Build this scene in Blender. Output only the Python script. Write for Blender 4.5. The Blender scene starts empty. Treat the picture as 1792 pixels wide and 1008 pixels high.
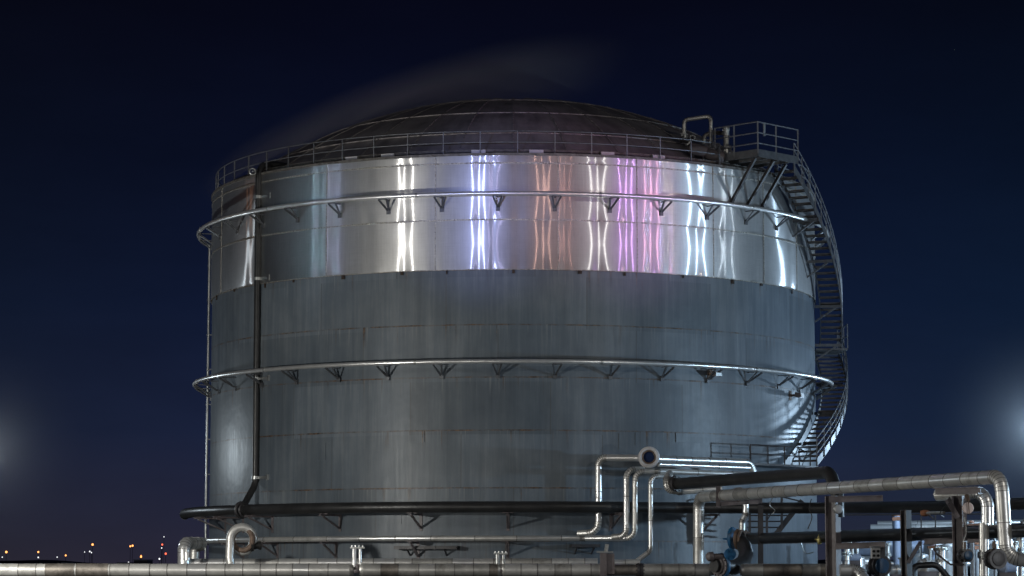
import bpy, math, random
from math import sin, cos, pi, radians, sqrt, atan2, asin, exp
from mathutils import Vector
random.seed(7)
V = Vector
scn = bpy.context.scene
COL = scn.collection

# ------------------------------------------------------------------ camera
F = 4400.0
CAM = V((-0.05, -110.0, 1.7))
TILT = math.atan(496.0 / F)
cd = bpy.data.cameras.new("camera")
cam = bpy.data.objects.new("camera", cd)
COL.objects.link(cam)
cam.location = CAM
cam.rotation_euler = (radians(90) + TILT, 0, 0)
cd.sensor_width = 36.0
cd.lens = F / 1792.0 * 36.0
cd.clip_start = 0.5
cd.clip_end = 20000
scn.camera = cam


def P(px, py, Y):
    """world point at distance plane Y seen at photo coordinates"""
    u = (px - 896.0) / F
    v = (504.0 - py) / F
    fy = cos(TILT) - v * sin(TILT)
    fz = sin(TILT) + v * cos(TILT)
    t = (Y - CAM.y) / fy
    return V((CAM.x + u * t, Y, CAM.z + fz * t))


def proj(p):
    d = p - CAM
    zc = d.y * cos(TILT) + d.z * sin(TILT)
    yc = -d.y * sin(TILT) + d.z * cos(TILT)
    return 896 + F * d.x / zc, 504 - F * yc / zc


R = 13.2


def zf(py, r=R):
    return P(897, py, -r).z


def C(phi, r, z):
    a = radians(phi)
    return V((r * sin(a), -r * cos(a), z))


def phi_of(px, r):
    lo_, hi_ = -90.0, 90.0
    for _ in range(40):
        mid = (lo_ + hi_) / 2
        if proj(C(mid, r, 3.0))[0] < px:
            lo_ = mid
        else:
            hi_ = mid
    return lo_



# ------------------------------------------------------------------ node helpers
def new_mat(name):
    m = bpy.data.materials.new(name)
    m.use_nodes = True
    nt = m.node_tree
    nt.nodes.clear()
    out = nt.nodes.new("ShaderNodeOutputMaterial")
    return m, nt, out


class N:
    def __init__(self, nt):
        self.nt = nt

    def node(self, t, **kw):
        n = self.nt.nodes.new(t)
        for k, v in kw.items():
            setattr(n, k, v)
        return n

    def link(self, a, b):
        self.nt.links.new(a, b)

    def put(self, sock, v):
        if hasattr(v, "links") or hasattr(v, "is_output"):
            self.nt.links.new(v, sock)
        else:
            sock.default_value = v

    def math(self, op, a, b=0.0, c=None, clamp=False):
        n = self.node("ShaderNodeMath", operation=op, use_clamp=clamp)
        self.put(n.inputs[0], a)
        self.put(n.inputs[1], b)
        if c is not None:
            self.put(n.inputs[2], c)
        return n.outputs[0]

    def noise(self, vec, scale, detail=3, rough=0.55):
        n = self.node("ShaderNodeTexNoise")
        if vec is not None:
            self.link(vec, n.inputs["Vector"])
        n.inputs["Scale"].default_value = scale
        n.inputs["Detail"].default_value = detail
        n.inputs["Roughness"].default_value = rough
        return n.outputs[0]

    def ramp(self, fac, stops):
        n = self.node("ShaderNodeValToRGB")
        self.link(fac, n.inputs[0])
        e = n.color_ramp.elements
        while len(e) < len(stops):
            e.new(0.5)
        for el, (p, c) in zip(e, stops):
            el.position = p
            el.color = c if len(c) == 4 else (*c, 1)
        return n.outputs[0]

    def mix(self, fac, a, b, blend="MIX"):
        n = self.node("ShaderNodeMix", data_type="RGBA", blend_type=blend)
        self.put(n.inputs[0], fac)
        for s, v in ((n.inputs[6], a), (n.inputs[7], b)):
            if isinstance(v, tuple):
                s.default_value = v if len(v) == 4 else (*v, 1)
            else:
                self.link(v, s)
        return n.outputs[2]

    def comb(self, x, y, z):
        n = self.node("ShaderNodeCombineXYZ")
        for i, v in enumerate((x, y, z)):
            self.put(n.inputs[i], v)
        return n.outputs[0]

    def obj_sep(self):
        tc = self.node("ShaderNodeNewGeometry")
        s = self.node("ShaderNodeSeparateXYZ")
        self.link(tc.outputs["Position"], s.inputs[0])
        return tc.outputs["Position"], s.outputs[0], s.outputs[1], s.outputs[2]

    def bump(self, h, strength, dist=0.05):
        n = self.node("ShaderNodeBump")
        n.inputs["Strength"].default_value = strength
        n.inputs["Distance"].default_value = dist
        self.link(h, n.inputs["Height"])
        return n.outputs[0]


def simple(name, col, rough=0.5, metal=0.0, var=0.25, scale=3.0, stain=None, stain_amt=0.0, bump=0.0, rvar=0.12):
    """painted / bare metal with blotchy procedural variation"""
    m, nt, out = new_mat(name)
    n = N(nt)
    pos, x, y, z = n.obj_sep()
    b = n.node("ShaderNodeBsdfPrincipled")
    nz = n.noise(pos, scale, 5, 0.62)
    lo = tuple(c * (1 - var) for c in col)
    hi = tuple(min(1, c * (1 + var)) for c in col)
    c = n.ramp(nz, [(0.3, lo), (0.7, hi)])
    if stain:
        st = n.noise(pos, scale * 0.55 + 0.3, 6, 0.7)
        k = n.ramp(st, [(0.55, (0, 0, 0)), (0.68, (1, 1, 1))])
        c = n.mix(n.math("MULTIPLY", k, stain_amt), c, stain)
    n.link(c, b.inputs["Base Color"])
    b.inputs["Metallic"].default_value = metal
    r2 = n.noise(pos, scale * 2.3, 4, 0.6)
    n.link(n.math("MULTIPLY_ADD", r2, rvar * 2, rough - rvar), b.inputs["Roughness"])
    if bump:
        n.link(n.bump(n.noise(pos, scale * 6, 3), bump, 0.02), b.inputs["Normal"])
    n.link(b.outputs[0], out.inputs[0])
    return m


def emit(name, col, s):
    m, nt, out = new_mat(name)
    n = N(nt)
    e = n.node("ShaderNodeEmission")
    e.inputs[0].default_value = (*col, 1)
    e.inputs[1].default_value = s
    n.link(e.outputs[0], out.inputs[0])
    return m


# ------------------------------------------------------------------ mesh builder
class MB:
    def __init__(self):
        self.v, self.f, self.m = [], [], []

    def quad(self, a, b, c, d, mi=0):
        self.f.append((a, b, c, d))
        self.m.append(mi)

    def poly(self, pts, mi=0):
        i = len(self.v)
        self.v += [V(p) for p in pts]
        self.f.append(tuple(range(i, i + len(pts))))
        self.m.append(mi)

    def bar(self, p0, p1, w, h, up=None, mi=0):
        p0, p1 = V(p0), V(p1)
        d = (p1 - p0).normalized()
        up = V(up) if up is not None else V((0, 0, 1))
        if abs(d.dot(up)) > 0.98:
            up = V((0, -1, 0))
        s = d.cross(up).normalized()
        t = s.cross(d).normalized()
        i = len(self.v)
        for p in (p0, p1):
            for a, b in ((-1, -1), (1, -1), (1, 1), (-1, 1)):
                self.v.append(p + s * (a * w / 2) + t * (b * h / 2))
        for q in ((0, 3, 2, 1), (4, 5, 6, 7), (0, 1, 5, 4), (1, 2, 6, 5), (2, 3, 7, 6), (3, 0, 4, 7)):
            self.quad(*[i + k for k in q], mi)

    def box(self, c, sx, sy, sz, mi=0, rot=0.0):
        c = V(c)
        a = V((cos(rot), sin(rot), 0)) * (sx / 2)
        self.bar(c - a, c + a, sy, sz, (0, 0, 1), mi)

    def hbeam(self, p0, p1, w, h, up=None, t=0.03, mi=0):
        p0, p1 = V(p0), V(p1)
        d = (p1 - p0).normalized()
        up = V(up) if up is not None else V((0, 0, 1))
        if abs(d.dot(up)) > 0.98:
            up = V((0, -1, 0))
        s = d.cross(up).normalized()
        tt = s.cross(d).normalized()
        for k in (-1, 1):
            o = tt * (k * (h / 2 - t / 2))
            self.bar(p0 + o, p1 + o, w, t, up, mi)
        self.bar(p0, p1, t, h - 2 * t, up, mi)

    def rings(self, rr, n=20, cap=True, closed=False):
        """rr: list of (centre, axis, radius, material of the span after it)"""
        prev = None
        first = None
        start = len(self.v)
        ax0 = V(rr[0][1]).normalized()
        ref = V((0, 0, 1)) if abs(ax0.z) < 0.9 else V((1, 0, 0))
        s = ax0.cross(ref).normalized()
        for (c, ax, r, mi) in rr:
            ax = V(ax).normalized()
            s = (s - ax * s.dot(ax)).normalized()
            t = ax.cross(s)
            i = len(self.v)
            for k in range(n):
                a = 2 * pi * k / n
                self.v.append(V(c) + (s * cos(a) + t * sin(a)) * r)
            if prev is not None:
                for k in range(n):
                    k2 = (k + 1) % n
                    self.quad(prev + k, prev + k2, i + k2, i + k, pm)
            prev, pm = i, mi
        if closed:
            for k in range(n):
                k2 = (k + 1) % n
                self.quad(prev + k, prev + k2, start + k2, start + k, pm)
        elif cap:
            self.f.append(tuple(start + k for k in reversed(range(n))))
            self.m.append(rr[0][3])
            self.f.append(tuple(prev + k for k in range(n)))
            self.m.append(rr[-1][3])

    def cyl(self, p0, p1, r, n=16, mi=0, r2=None):
        ax = V(p1) - V(p0)
        self.rings([(p0, ax, r, mi), (p1, ax, r if r2 is None else r2, mi)], n)

    def lathe(self, p0, axis, prof, n=20, mi=0):
        """prof: list of (t along axis, radius)"""
        ax = V(axis).normalized()
        self.rings([(V(p0) + ax * t, ax, max(r, 0.001), mi) for t, r in prof], n)

    def path(self, pts, r, n=12, mi=0, closed=False):
        rr = []
        L = len(pts)
        for i, p in enumerate(pts):
            a = pts[(i - 1) % L] if (closed or i > 0) else p
            b = pts[(i + 1) % L] if (closed or i < L - 1) else p
            rr.append((p, V(b) - V(a), r, mi))
        self.rings(rr, n, True, closed)

    def torus(self, c, axis, R0, r, n=32, m=10, mi=0):
        ax = V(axis).normalized()
        ref = V((0, 0, 1)) if abs(ax.z) < 0.9 else V((1, 0, 0))
        s = ax.cross(ref).normalized()
        t = ax.cross(s)
        pts = [V(c) + (s * cos(2 * pi * k / n) + t * sin(2 * pi * k / n)) * R0 for k in range(n)]
        self.path(pts, r, m, mi, True)

    def build(self, name, mats, parent=None, origin=None, sharp=35):
        me = bpy.data.meshes.new(name)
        if parent is not None:
            o0 = wloc(parent)
        elif origin is not None:
            o0 = V(origin)
        else:
            o0 = V((0, 0, 0))
        me.from_pydata([tuple(p - o0) for p in self.v], [], self.f)
        if not isinstance(mats, (list, tuple)):
            mats = [mats]
        for m in mats:
            me.materials.append(m)
        me.polygons.foreach_set("material_index", self.m)
        me.polygons.foreach_set("use_smooth", [True] * len(self.f))
        me.update()
        me.set_sharp_from_angle(angle=radians(sharp))
        o = bpy.data.objects.new(name, me)
        COL.objects.link(o)
        if parent is not None:
            o.parent = parent
        else:
            o.location = o0
        return o


def wloc(o):
    p = V((0, 0, 0))
    while o is not None:
        p += o.location
        o = o.parent
    return p


def tag(o, label, cat, group=None, kind=None):
    if label:
        o["label"] = label
    if cat:
        o["category"] = cat
    if group:
        o["group"] = group
    if kind:
        o["kind"] = kind
    return o


def thing(name, label, cat, loc, group=None):
    o = bpy.data.objects.new(name, None)
    o.empty_display_size = 0.3
    COL.objects.link(o)
    o.location = V(loc)
    return tag(o, label, cat, group)


# ------------------------------------------------------------------ materials
M = {}
M["silver"] = simple("aluminium_jacket", (0.72, 0.71, 0.68), 0.38, 0.62, 0.16, 2.2, (0.22, 0.2, 0.17), 0.45, 0.12, 0.09)
M["silver_bright"] = simple("aluminium_jacket_clean", (0.82, 0.82, 0.81), 0.32, 0.72, 0.10, 2.0, None, 0, 0.10, 0.07)
M["silver_dull"] = simple("aluminium_jacket_dull", (0.54, 0.53, 0.50), 0.44, 0.65, 0.25, 2.6, (0.14, 0.11, 0.08), 0.6, 0.15, 0.1)
M["silver_dark"] = simple("aluminium_jacket_stained", (0.30, 0.27, 0.24), 0.5, 0.75, 0.4, 2.6, (0.05, 0.035, 0.025), 0.7, 0.15, 0.1)
M["joint"] = simple("jacket_joint", (0.24, 0.23, 0.22), 0.5, 0.7, 0.3, 6)
M["galv"] = simple("galvanised_steel", (0.50, 0.51, 0.50), 0.42, 0.85, 0.25, 4, (0.2, 0.16, 0.12), 0.5)
M["black"] = simple("black_lagging", (0.026, 0.026, 0.027), 0.38, 0.0, 0.4, 2, (0.03, 0.028, 0.026), 0.5, 0.15, 0.1)
M["steel"] = simple("brown_grey_structural_paint", (0.15, 0.13, 0.135), 0.48, 0.0, 0.3, 2.5, (0.06, 0.03, 0.018), 0.5)
M["steel_dark"] = simple("dark_structural_paint", (0.045, 0.043, 0.047), 0.45, 0.0, 0.35, 2.5, (0.05, 0.03, 0.02), 0.5)
M["stair"] = simple("dark_galvanised_stair_steel", (0.11, 0.115, 0.125), 0.45, 0.4, 0.35, 3, (0.07, 0.04, 0.025), 0.45)
M["rail"] = simple("weathered_rail_paint", (0.15, 0.155, 0.17), 0.5, 0.3, 0.3, 4, (0.08, 0.045, 0.03), 0.5)
M["tread"] = simple("rusty_tread_steel", (0.085, 0.075, 0.07), 0.55, 0.2, 0.35, 4, (0.10, 0.05, 0.03), 0.6)
M["curb"] = simple("weathered_curb", (0.14, 0.13, 0.12), 0.65, 0.2, 0.5, 6, (0.05, 0.035, 0.025), 0.7)
M["dark"] = simple("flat_black", (0.012, 0.011, 0.011), 0.7, 0.0, 0.4, 4)
M["plate"] = simple("pale_plate", (0.55, 0.54, 0.55), 0.5, 0.0, 0.12, 5)
M["rust"] = simple("rusty_flange", (0.15, 0.105, 0.08), 0.7, 0.3, 0.45, 5, (0.3, 0.25, 0.2), 0.5, 0.3)
M["black_clean"] = simple("black_pipe_coating", (0.009, 0.009, 0.010), 0.30, 0.0, 0.3, 2, None, 0, 0.1, 0.06)
M["rust_dark"] = simple("dark_rust", (0.045, 0.03, 0.022), 0.8, 0.1, 0.5, 6, (0.16, 0.1, 0.06), 0.5)
M["blue_dark"] = simple("dark_blue_cover", (0.015, 0.06, 0.13), 0.4, 0.0, 0.3, 5)
M["blue"] = simple("blue_valve_paint", (0.02, 0.12, 0.27), 0.38, 0.0, 0.25, 5, (0.03, 0.03, 0.03), 0.6)
M["blue_disc"] = simple("blue_reflection_disc", (0.02, 0.035, 0.09), 0.08, 0.0, 0.2, 2, None, 0, 0, 0.03)  # dark blue puts the open pipe end's reflection into the colour
M["white"] = simple("pale_paint", (0.62, 0.62, 0.62), 0.45, 0.0, 0.12, 3, (0.3, 0.26, 0.22), 0.4)
M["paleblue"] = simple("pale_blue_paint", (0.36, 0.42, 0.55), 0.45, 0.0, 0.12, 2)
M["orange"] = simple("orange_primer", (0.28, 0.12, 0.065), 0.55, 0.0, 0.3, 5)
M["pink"] = simple("pale_pink_disc", (0.75, 0.62, 0.58), 0.5, 0.0, 0.06, 4)
M["brass"] = simple("tarnished_brass", (0.45, 0.38, 0.16), 0.4, 0.8, 0.3, 6)

# tank seam heights
Z_TOP = zf(271.5)
Z_S1 = zf(285)
Z_S2 = zf(384)
Z_BAND = zf(470.5)
PSEAM = [zf(567), zf(659), zf(752), zf(853), zf(946)]
VSEAM = [phi_of(px, R) for px in (381, 445, 567, 760, 978, 1118, 1253, 1342, 1400)] + [80 + 22 * k for k in range(9)]


# --- painted shell
def shell_mat():
    m, nt, out = new_mat("grey_tank_paint")
    n = N(nt)
    pos, x, y, z = n.obj_sep()
    ang = n.math("ARCTAN2", x, n.math("MULTIPLY", y, -1.0))
    u = n.math("MULTIPLY", ang, R)
    b = n.node("ShaderNodeBsdfPrincipled")
    # run-down streaks
    sv = n.comb(n.math("MULTIPLY", u, 2.6), 0.0, n.math("MULTIPLY", z, 0.16))
    st = n.noise(sv, 1.0, 6, 0.7)
    sv2 = n.comb(n.math("MULTIPLY", u, 9.0), 3.0, n.math("MULTIPLY", z, 0.35))
    st2 = n.noise(sv2, 1.0, 4, 0.65)
    blot = n.noise(pos, 0.35, 5, 0.6)
    tot = n.math("ADD", n.math("ADD", n.math("MULTIPLY", st, 0.48), n.math("MULTIPLY", st2, 0.16)), n.math("MULTIPLY", blot, 0.47))
    c = n.ramp(tot, [(0.38, (0.086, 0.108, 0.134)), (0.54, (0.124, 0.150, 0.178)), (0.72, (0.20, 0.228, 0.252))])
    # plates: tone step per course
    rust_tot = None
    pale_tot = None
    for i, zs in enumerate(PSEAM + [Z_BAND]):
        d = n.math("SUBTRACT", zs, z)
        line = n.math("LESS_THAN", n.math("ABSOLUTE", n.math("SUBTRACT", d, 0.012)), 0.030)
        lnz = n.noise(n.comb(n.math("MULTIPLY", u, 1.1), float(i * 7), n.math("MULTIPLY", z, 4.0)), 1.0, 6, 0.75)
        lk = n.math("MULTIPLY", line, n.ramp(lnz, [(0.42, (0.12, 0.12, 0.12)), (0.60, (1, 1, 1))]))
        below = n.math("MULTIPLY", n.math("GREATER_THAN", d, 0.0), n.math("SUBTRACT", 1.0, n.math("MULTIPLY", d, 1.15), clamp=True))
        rn = n.noise(n.comb(n.math("MULTIPLY", u, 5.5), float(i * 3 + 1), n.math("MULTIPLY", z, 0.25)), 1.0, 3, 0.55)
        rk = n.math("MULTIPLY", n.ramp(rn, [(0.59, (0, 0, 0)), (0.67, (1, 1, 1))]), below)
        gate = n.noise(n.comb(n.math("MULTIPLY", u, 0.45), float(i * 5 + 2), 0.0), 1.0, 2)
        rk = n.math("MULTIPLY", rk, n.ramp(gate, [(0.44, (0, 0, 0)), (0.58, (1, 1, 1))]))
        tot_i = n.math("MAXIMUM", lk, rk)
        rust_tot = tot_i if rust_tot is None else n.math("MAXIMUM", rust_tot, tot_i)
        pn = n.noise(n.comb(n.math("MULTIPLY", u, 11.0), float(i * 3 + 20), n.math("MULTIPLY", z, 0.3)), 1.0, 3, 0.6)
        pk = n.math("MULTIPLY", n.ramp(pn, [(0.56, (0, 0, 0)), (0.7, (1, 1, 1))]), below)
        pale_tot = pk if pale_tot is None else n.math("MAXIMUM", pale_tot, pk)
    row = n.math("FLOOR", n.math("MULTIPLY", n.math("SUBTRACT", z, PSEAM[4]), 1 / (PSEAM[0] - PSEAM[1])))
    colm = n.math("FLOOR", n.math("MULTIPLY_ADD", row, 0.37, n.math("MULTIPLY", u, 1 / 5.53)))
    wn = n.node("ShaderNodeTexWhiteNoise", noise_dimensions="2D")
    n.link(n.comb(row, colm, 0.0), wn.inputs["Vector"])
    tone = n.math("MULTIPLY_ADD", wn.outputs["Value"], 0.30, 0.84)
    c = n.mix(1.0, c, n.comb(tone, tone, tone), "MULTIPLY")
    big = n.ramp(n.noise(n.comb(n.math("MULTIPLY", u, 0.9), 11.0, n.math("MULTIPLY", z, 0.12)), 1.0, 5, 0.6), [(0.42, (0, 0, 0)), (0.62, (1, 1, 1))])
    c = n.mix(n.math("MULTIPLY", big, 0.28), c, (0.06, 0.07, 0.08))
    c = n.mix(n.math("MULTIPLY", pale_tot, 0.45), c, (0.32, 0.34, 0.34))
    # vertical plate joints, alternate courses
    vj = n.math("LESS_THAN", n.math("FRACT", n.math("MULTIPLY_ADD", row, 0.37, n.math("MULTIPLY", u, 1 / 5.53))), 0.006)
    c = n.mix(n.math("MULTIPLY", vj, 0.7), c, (0.09, 0.09, 0.09))
    rc = n.ramp(n.noise(pos, 7.0, 4), [(0.35, (0.028, 0.019, 0.014)), (0.65, (0.17, 0.095, 0.045))])
    c = n.mix(n.math("MULTIPLY", rust_tot, 0.9), c, rc)
    # chips and small dark pits
    ch = n.ramp(n.noise(n.comb(n.math("MULTIPLY", u, 3.0), 9.0, n.math("MULTIPLY", z, 2.0)), 1.6, 7, 0.8), [(0.69, (0, 0, 0)), (0.72, (1, 1, 1))])
    c = n.mix(n.math("MULTIPLY", ch, 0.75), c, (0.07, 0.055, 0.045))
    n.link(c, b.inputs["Base Color"])
    n.link(n.math("MULTIPLY_ADD", st2, 0.26, 0.27), b.inputs["Roughness"])
    b.inputs["Specular IOR Level"].default_value = 0.33
    hgt = n.math("ADD", n.math("MULTIPLY", n.noise(pos, 0.8, 3), 1.0), n.math("MULTIPLY", rust_tot, 0.05))
    n.link(n.bump(hgt, 0.25, 0.10), b.inputs["Normal"])
    n.link(b.outputs[0], out.inputs[0])
    return m


def band_mat():
    """brushed aluminium: glossy lobes stretched vertically by the brushing"""
    m, nt, out = new_mat("brushed_aluminium_cladding")
    n = N(nt)
    pos, x, y, z = n.obj_sep()
    ang = n.math("ARCTAN2", x, n.math("MULTIPLY", y, -1.0))
    u = n.math("MULTIPLY", ang, R)
    tg = n.node("ShaderNodeTangent", direction_type="RADIAL", axis="Z")
    g1 = n.noise(n.comb(n.math("MULTIPLY", u, 14.0), 0.0, n.math("MULTIPLY", z, 0.7)), 1.0, 4, 0.7)
    g2 = n.noise(n.comb(n.math("MULTIPLY", u, 1.0), 5.0, n.math("MULTIPLY", z, 30.0)), 1.0, 3, 0.7)
    blot = n.noise(pos, 0.8, 5, 0.65)
    k = n.math("ADD", n.math("ADD", n.math("MULTIPLY", g1, 0.4), n.math("MULTIPLY", g2, 0.25)), n.math("MULTIPLY", blot, 0.35))
    c = n.ramp(k, [(0.36, (0.62, 0.615, 0.61)), (0.62, (0.84, 0.835, 0.83))])

    def lobe(rough, an):
        g = n.node("ShaderNodeBsdfAnisotropic", distribution="GGX")
        n.link(c, g.inputs["Color"])
        g.inputs["Roughness"].default_value = rough
        g.inputs["Anisotropy"].default_value = an
        n.link(tg.outputs[0], g.inputs["Tangent"])
        return g.outputs[0]

    def mixs(f, a, b):
        s = n.node("ShaderNodeMixShader")
        s.inputs[0].default_value = f
        n.link(a, s.inputs[1])
        n.link(b, s.inputs[2])
        return s.outputs[0]

    a = lobe(0.26, BAND_SIGN * 0.88)
    b = lobe(0.42, BAND_SIGN * 0.60)
    d = lobe(0.60, BAND_SIGN * 0.25)
    s = mixs(0.52, a, b)
    s = mixs(0.42, s, d)
    n.link(s, out.inputs[0])
    return m


BAND_SIGN = 1.0
M["shell"] = shell_mat()
M["band"] = band_mat()
M["seam"] = simple("riveted_seam_strip", (0.42, 0.40, 0.36), 0.5, 0.7, 0.6, 16, (0.06, 0.045, 0.03), 0.75, 0.5)


def dome_mat():
    m, nt, out = new_mat("dark_dome_plate")
    n = N(nt)
    pos, x, y, z = n.obj_sep()
    b = n.node("ShaderNodeBsdfPrincipled")
    ang = n.math("ARCTAN2", x, y)
    rad = n.math("SQRT", n.math("ADD", n.math("MULTIPLY", x, x), n.math("MULTIPLY", y, y)))
    s1 = n.noise(n.comb(n.math("MULTIPLY", ang, 16.0), n.math("MULTIPLY", rad, 0.35), 0.0), 1.0, 5, 0.65)
    s2 = n.noise(pos, 0.5, 6, 0.65)
    t = n.math("MULTIPLY_ADD", s1, 0.5, n.math("MULTIPLY", s2, 0.5))
    c = n.ramp(t, [(0.36, (0.11, 0.10, 0.104)), (0.5, (0.24, 0.218, 0.222)), (0.68, (0.37, 0.34, 0.34))])
    n.link(c, b.inputs["Base Color"])
    b.inputs["Roughness"].default_value = 0.62
    n.link(n.bump(n.noise(pos, 1.1, 4), 0.3, 0.06), b.inputs["Normal"])
    n.link(b.outputs[0], out.inputs[0])
    return m


M["dome"] = dome_mat()
M["rib"] = simple("dome_rib", (0.30, 0.275, 0.27), 0.6, 0.1, 0.6, 5)

# ------------------------------------------------------------------ TANK
tank = thing("storage_tank", "huge cylindrical storage tank with grey painted wall, polished metal band and dark domed roof", "storage tank", (0, 0, 0))


def ring_strip(mb, r0, z0, r1, z1, n=240, mi=0, a0=0.0, a1=360.0):
    i = len(mb.v)
    full = abs(a1 - a0) >= 359.9
    cnt = n if full else n + 1
    for k in range(cnt):
        a = a0 + (a1 - a0) * k / n
        mb.v.append(C(a, r0, z0))
        mb.v.append(C(a, r1, z1))
    for k in range(n):
        k2 = (k + 1) % cnt
        mb.quad(i + 2 * k, i + 2 * k2, i + 2 * k2 + 1, i + 2 * k + 1, mi)


def hoop(mb, r0, r1, z0, z1, n=240, mi=0):
    """solid ring of rectangular section"""
    ring_strip(mb, r1, z0, r1, z1, n, mi)
    ring_strip(mb, r1, z1, r0, z1, n, mi)
    ring_strip(mb, r0, z1, r0, z0, n, mi)
    ring_strip(mb, r0, z0, r1, z0, n, mi)


RS = R - 0.05
mb = MB()
zz = [0.0] + [0.25 + (Z_BAND + 0.15 - 0.25) * k / 24 for k in range(25)]
for a, b in zip(zz, zz[1:]):
    ring_strip(mb, RS, a, RS, b, 256)
mb.build("shell", M["shell"], tank, sharp=60)

# polished band: three courses of pillowed sheet
band = MB()
ph = [random.random() * 6.28 for _ in range(40)]


def wob(a, row):
    s = 0
    for j, (k, w) in enumerate(((59, 1.0), (41, 0.8), (88, 0.45), (23, 0.4))):
        s += w * sin(k * a + ph[j] + row * (0.25 + 0.3 * j)) / k
    return s


# dents shaped to split lamp reflections, most set where a lamp mirrors: (photo column where seen, width in radians, strength)
DENTS = [(552, .014, 1.0), (579, .014, 1.0), (640, .02, .5), (705, .019, 1.15), (760, .016, .5), (836, .015, 1.0), (862, .008, .7), (905, .02, .6),
         (950, .017, 1.0), (990, .012, .8), (1047, .017, 1.1), (1100, .016, 1.15), (1142, .019, 1.05), (1172, .012, .8), (1225, .024, 1.15), (1275, .022, .7), (1330, .024, .8), (1390, .03, .9), (430, .018, .8)]
DENTS = [(radians(phi_of(px, R)), w * 0.66, k) for px, w, k in DENTS]
DJ = [[random.uniform(-.0045, .0045) for _ in DENTS] for _ in range(3)]
DW = [[random.uniform(.7, 1.25) for _ in DENTS] for _ in range(3)]


def dents(a, row, B):
    if a > pi:
        a -= 2 * pi
    s = 0
    for j, (a0, w, k) in enumerate(DENTS):
        x = (a - a0 - DJ[row][j]) / w
        if abs(x) < 4:
            s -= k * DW[row][j] * B * w * 1.65 * exp(-x * x / 2)
    return s


for row, (z0, z1) in enumerate(((Z_BAND, Z_S2 - 0.0), (Z_S2, Z_S1), (Z_S1, Z_TOP))):
    NU, NZ = 1800, 44 if row < 2 else 14
    h = z1 - z0
    i = len(band.v)
    for jz in range(NZ + 1):
        t = jz / NZ
        z = z0 + h * t
        dd = min(t, 1 - t) * h
        A = 0.0022 + 0.013 * exp(-dd / (0.30 if row < 2 else 0.12))
        B = 0.0255 + (0.085 if t < 0.5 else 0.050) * exp(-dd / (0.40 if row < 2 else 0.12))
        pil = 0.012 * (1 - (2 * t - 1) ** 6) * (1 if row < 2 else 0.5)
        for ju in range(NU):
            a = 2 * pi * ju / NU
            r = R + pil + A * R * wob(a, row) + R * dents(a, row, B)
            band.v.append(V((r * sin(a), -r * cos(a), z)))
    for jz in range(NZ):
        for ju in range(NU):
            k2 = (ju + 1) % NU
            p = i + jz * NU
            band.quad(p + ju, p + k2, p + NU + k2, p + NU + ju)
clad = band.build("cladding_band", M["band"], tank, sharp=50)
sm = MB()
for zs in (Z_S1, Z_S2):
    hoop(sm, R - 0.03, R + 0.024, zs - 0.026, zs + 0.026)
hoop(sm, R - 0.03, R + 0.02, Z_BAND - 0.03, Z_BAND - 0.002)
for a in VSEAM:
    sm.bar(C(a, R + 0.010, Z_BAND), C(a, R + 0.010, Z_TOP), 0.04, 0.03, C(a, 1, 0))
sm.build("seam_strip", M["seam"], clad)

for k in range(-8, 9):
    a = k * 10.2 + 1.3 * sin(k * 2.1)
    mb = MB()
    mb.bar(C(a, R + 0.0, Z_BAND - 0.03), C(a, R + 0.0, Z_BAND - 0.17 - 0.05 * sin(k * 3.3)), 0.10 + 0.05 * sin(k * 1.7), 0.035, C(a, 1, 0))
    mb.build("clip", M["rust_dark"], clad)
for px, py, wd, hg in ((1128, 768, 0.75, 0.5), (727, 764, 0.7, 0.42), (1208, 766, 1.3, 0.36), (1092, 772, 0.4, 0.6), (560, 790, 0.5, 0.7), (300 + 390, 905, 0.6, 0.5)):
    a = phi_of(px, RS)
    z = P(px, py, -RS * cos(radians(a))).z
    mb = MB()
    mb.bar(C(a, RS + 0.004, z - hg / 2), C(a, RS + 0.004, z + hg / 2), wd, 0.03, C(a, 1, 0))
    mb.build("patch_plate", M["shell"], tank)

# roof curb
cb = MB()
hoop(cb, R - 0.35, R + 0.05, Z_TOP - 0.002, Z_TOP + 0.09)
cb.build("roof_curb", M["curb"], tank)
cb = MB()
hoop(cb, R - 0.95, R - 0.45, Z_TOP - 0.1, Z_TOP + 0.20, mi=0)  # near-black hoop colour puts in the dark of the gutter gap
hoop(cb, R - 0.62, R - 0.36, Z_TOP + 0.202, Z_TOP + 0.30, mi=1)
cb.build("eave_ring", [M["dark"], M["curb"]], tank)
for px in (600, 668, 835, 940, 1070, 1165):
    a = math.degrees(asin((px - 898) / 600.0))
    p = C(a, R - 0.28, Z_TOP + 0.19)
    mb = MB()
    mb.box(p, 0.55, 0.1, 0.14, rot=radians(a))
    mb.build("vent_plate", M["plate"], tank)

# dome
RB = R - 0.75
ZB = Z_TOP + 0.22


def dome_sphere(hh):
    rho = (RB * RB + hh * hh) / (2 * hh)
    return rho, ZB + hh - rho


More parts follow.
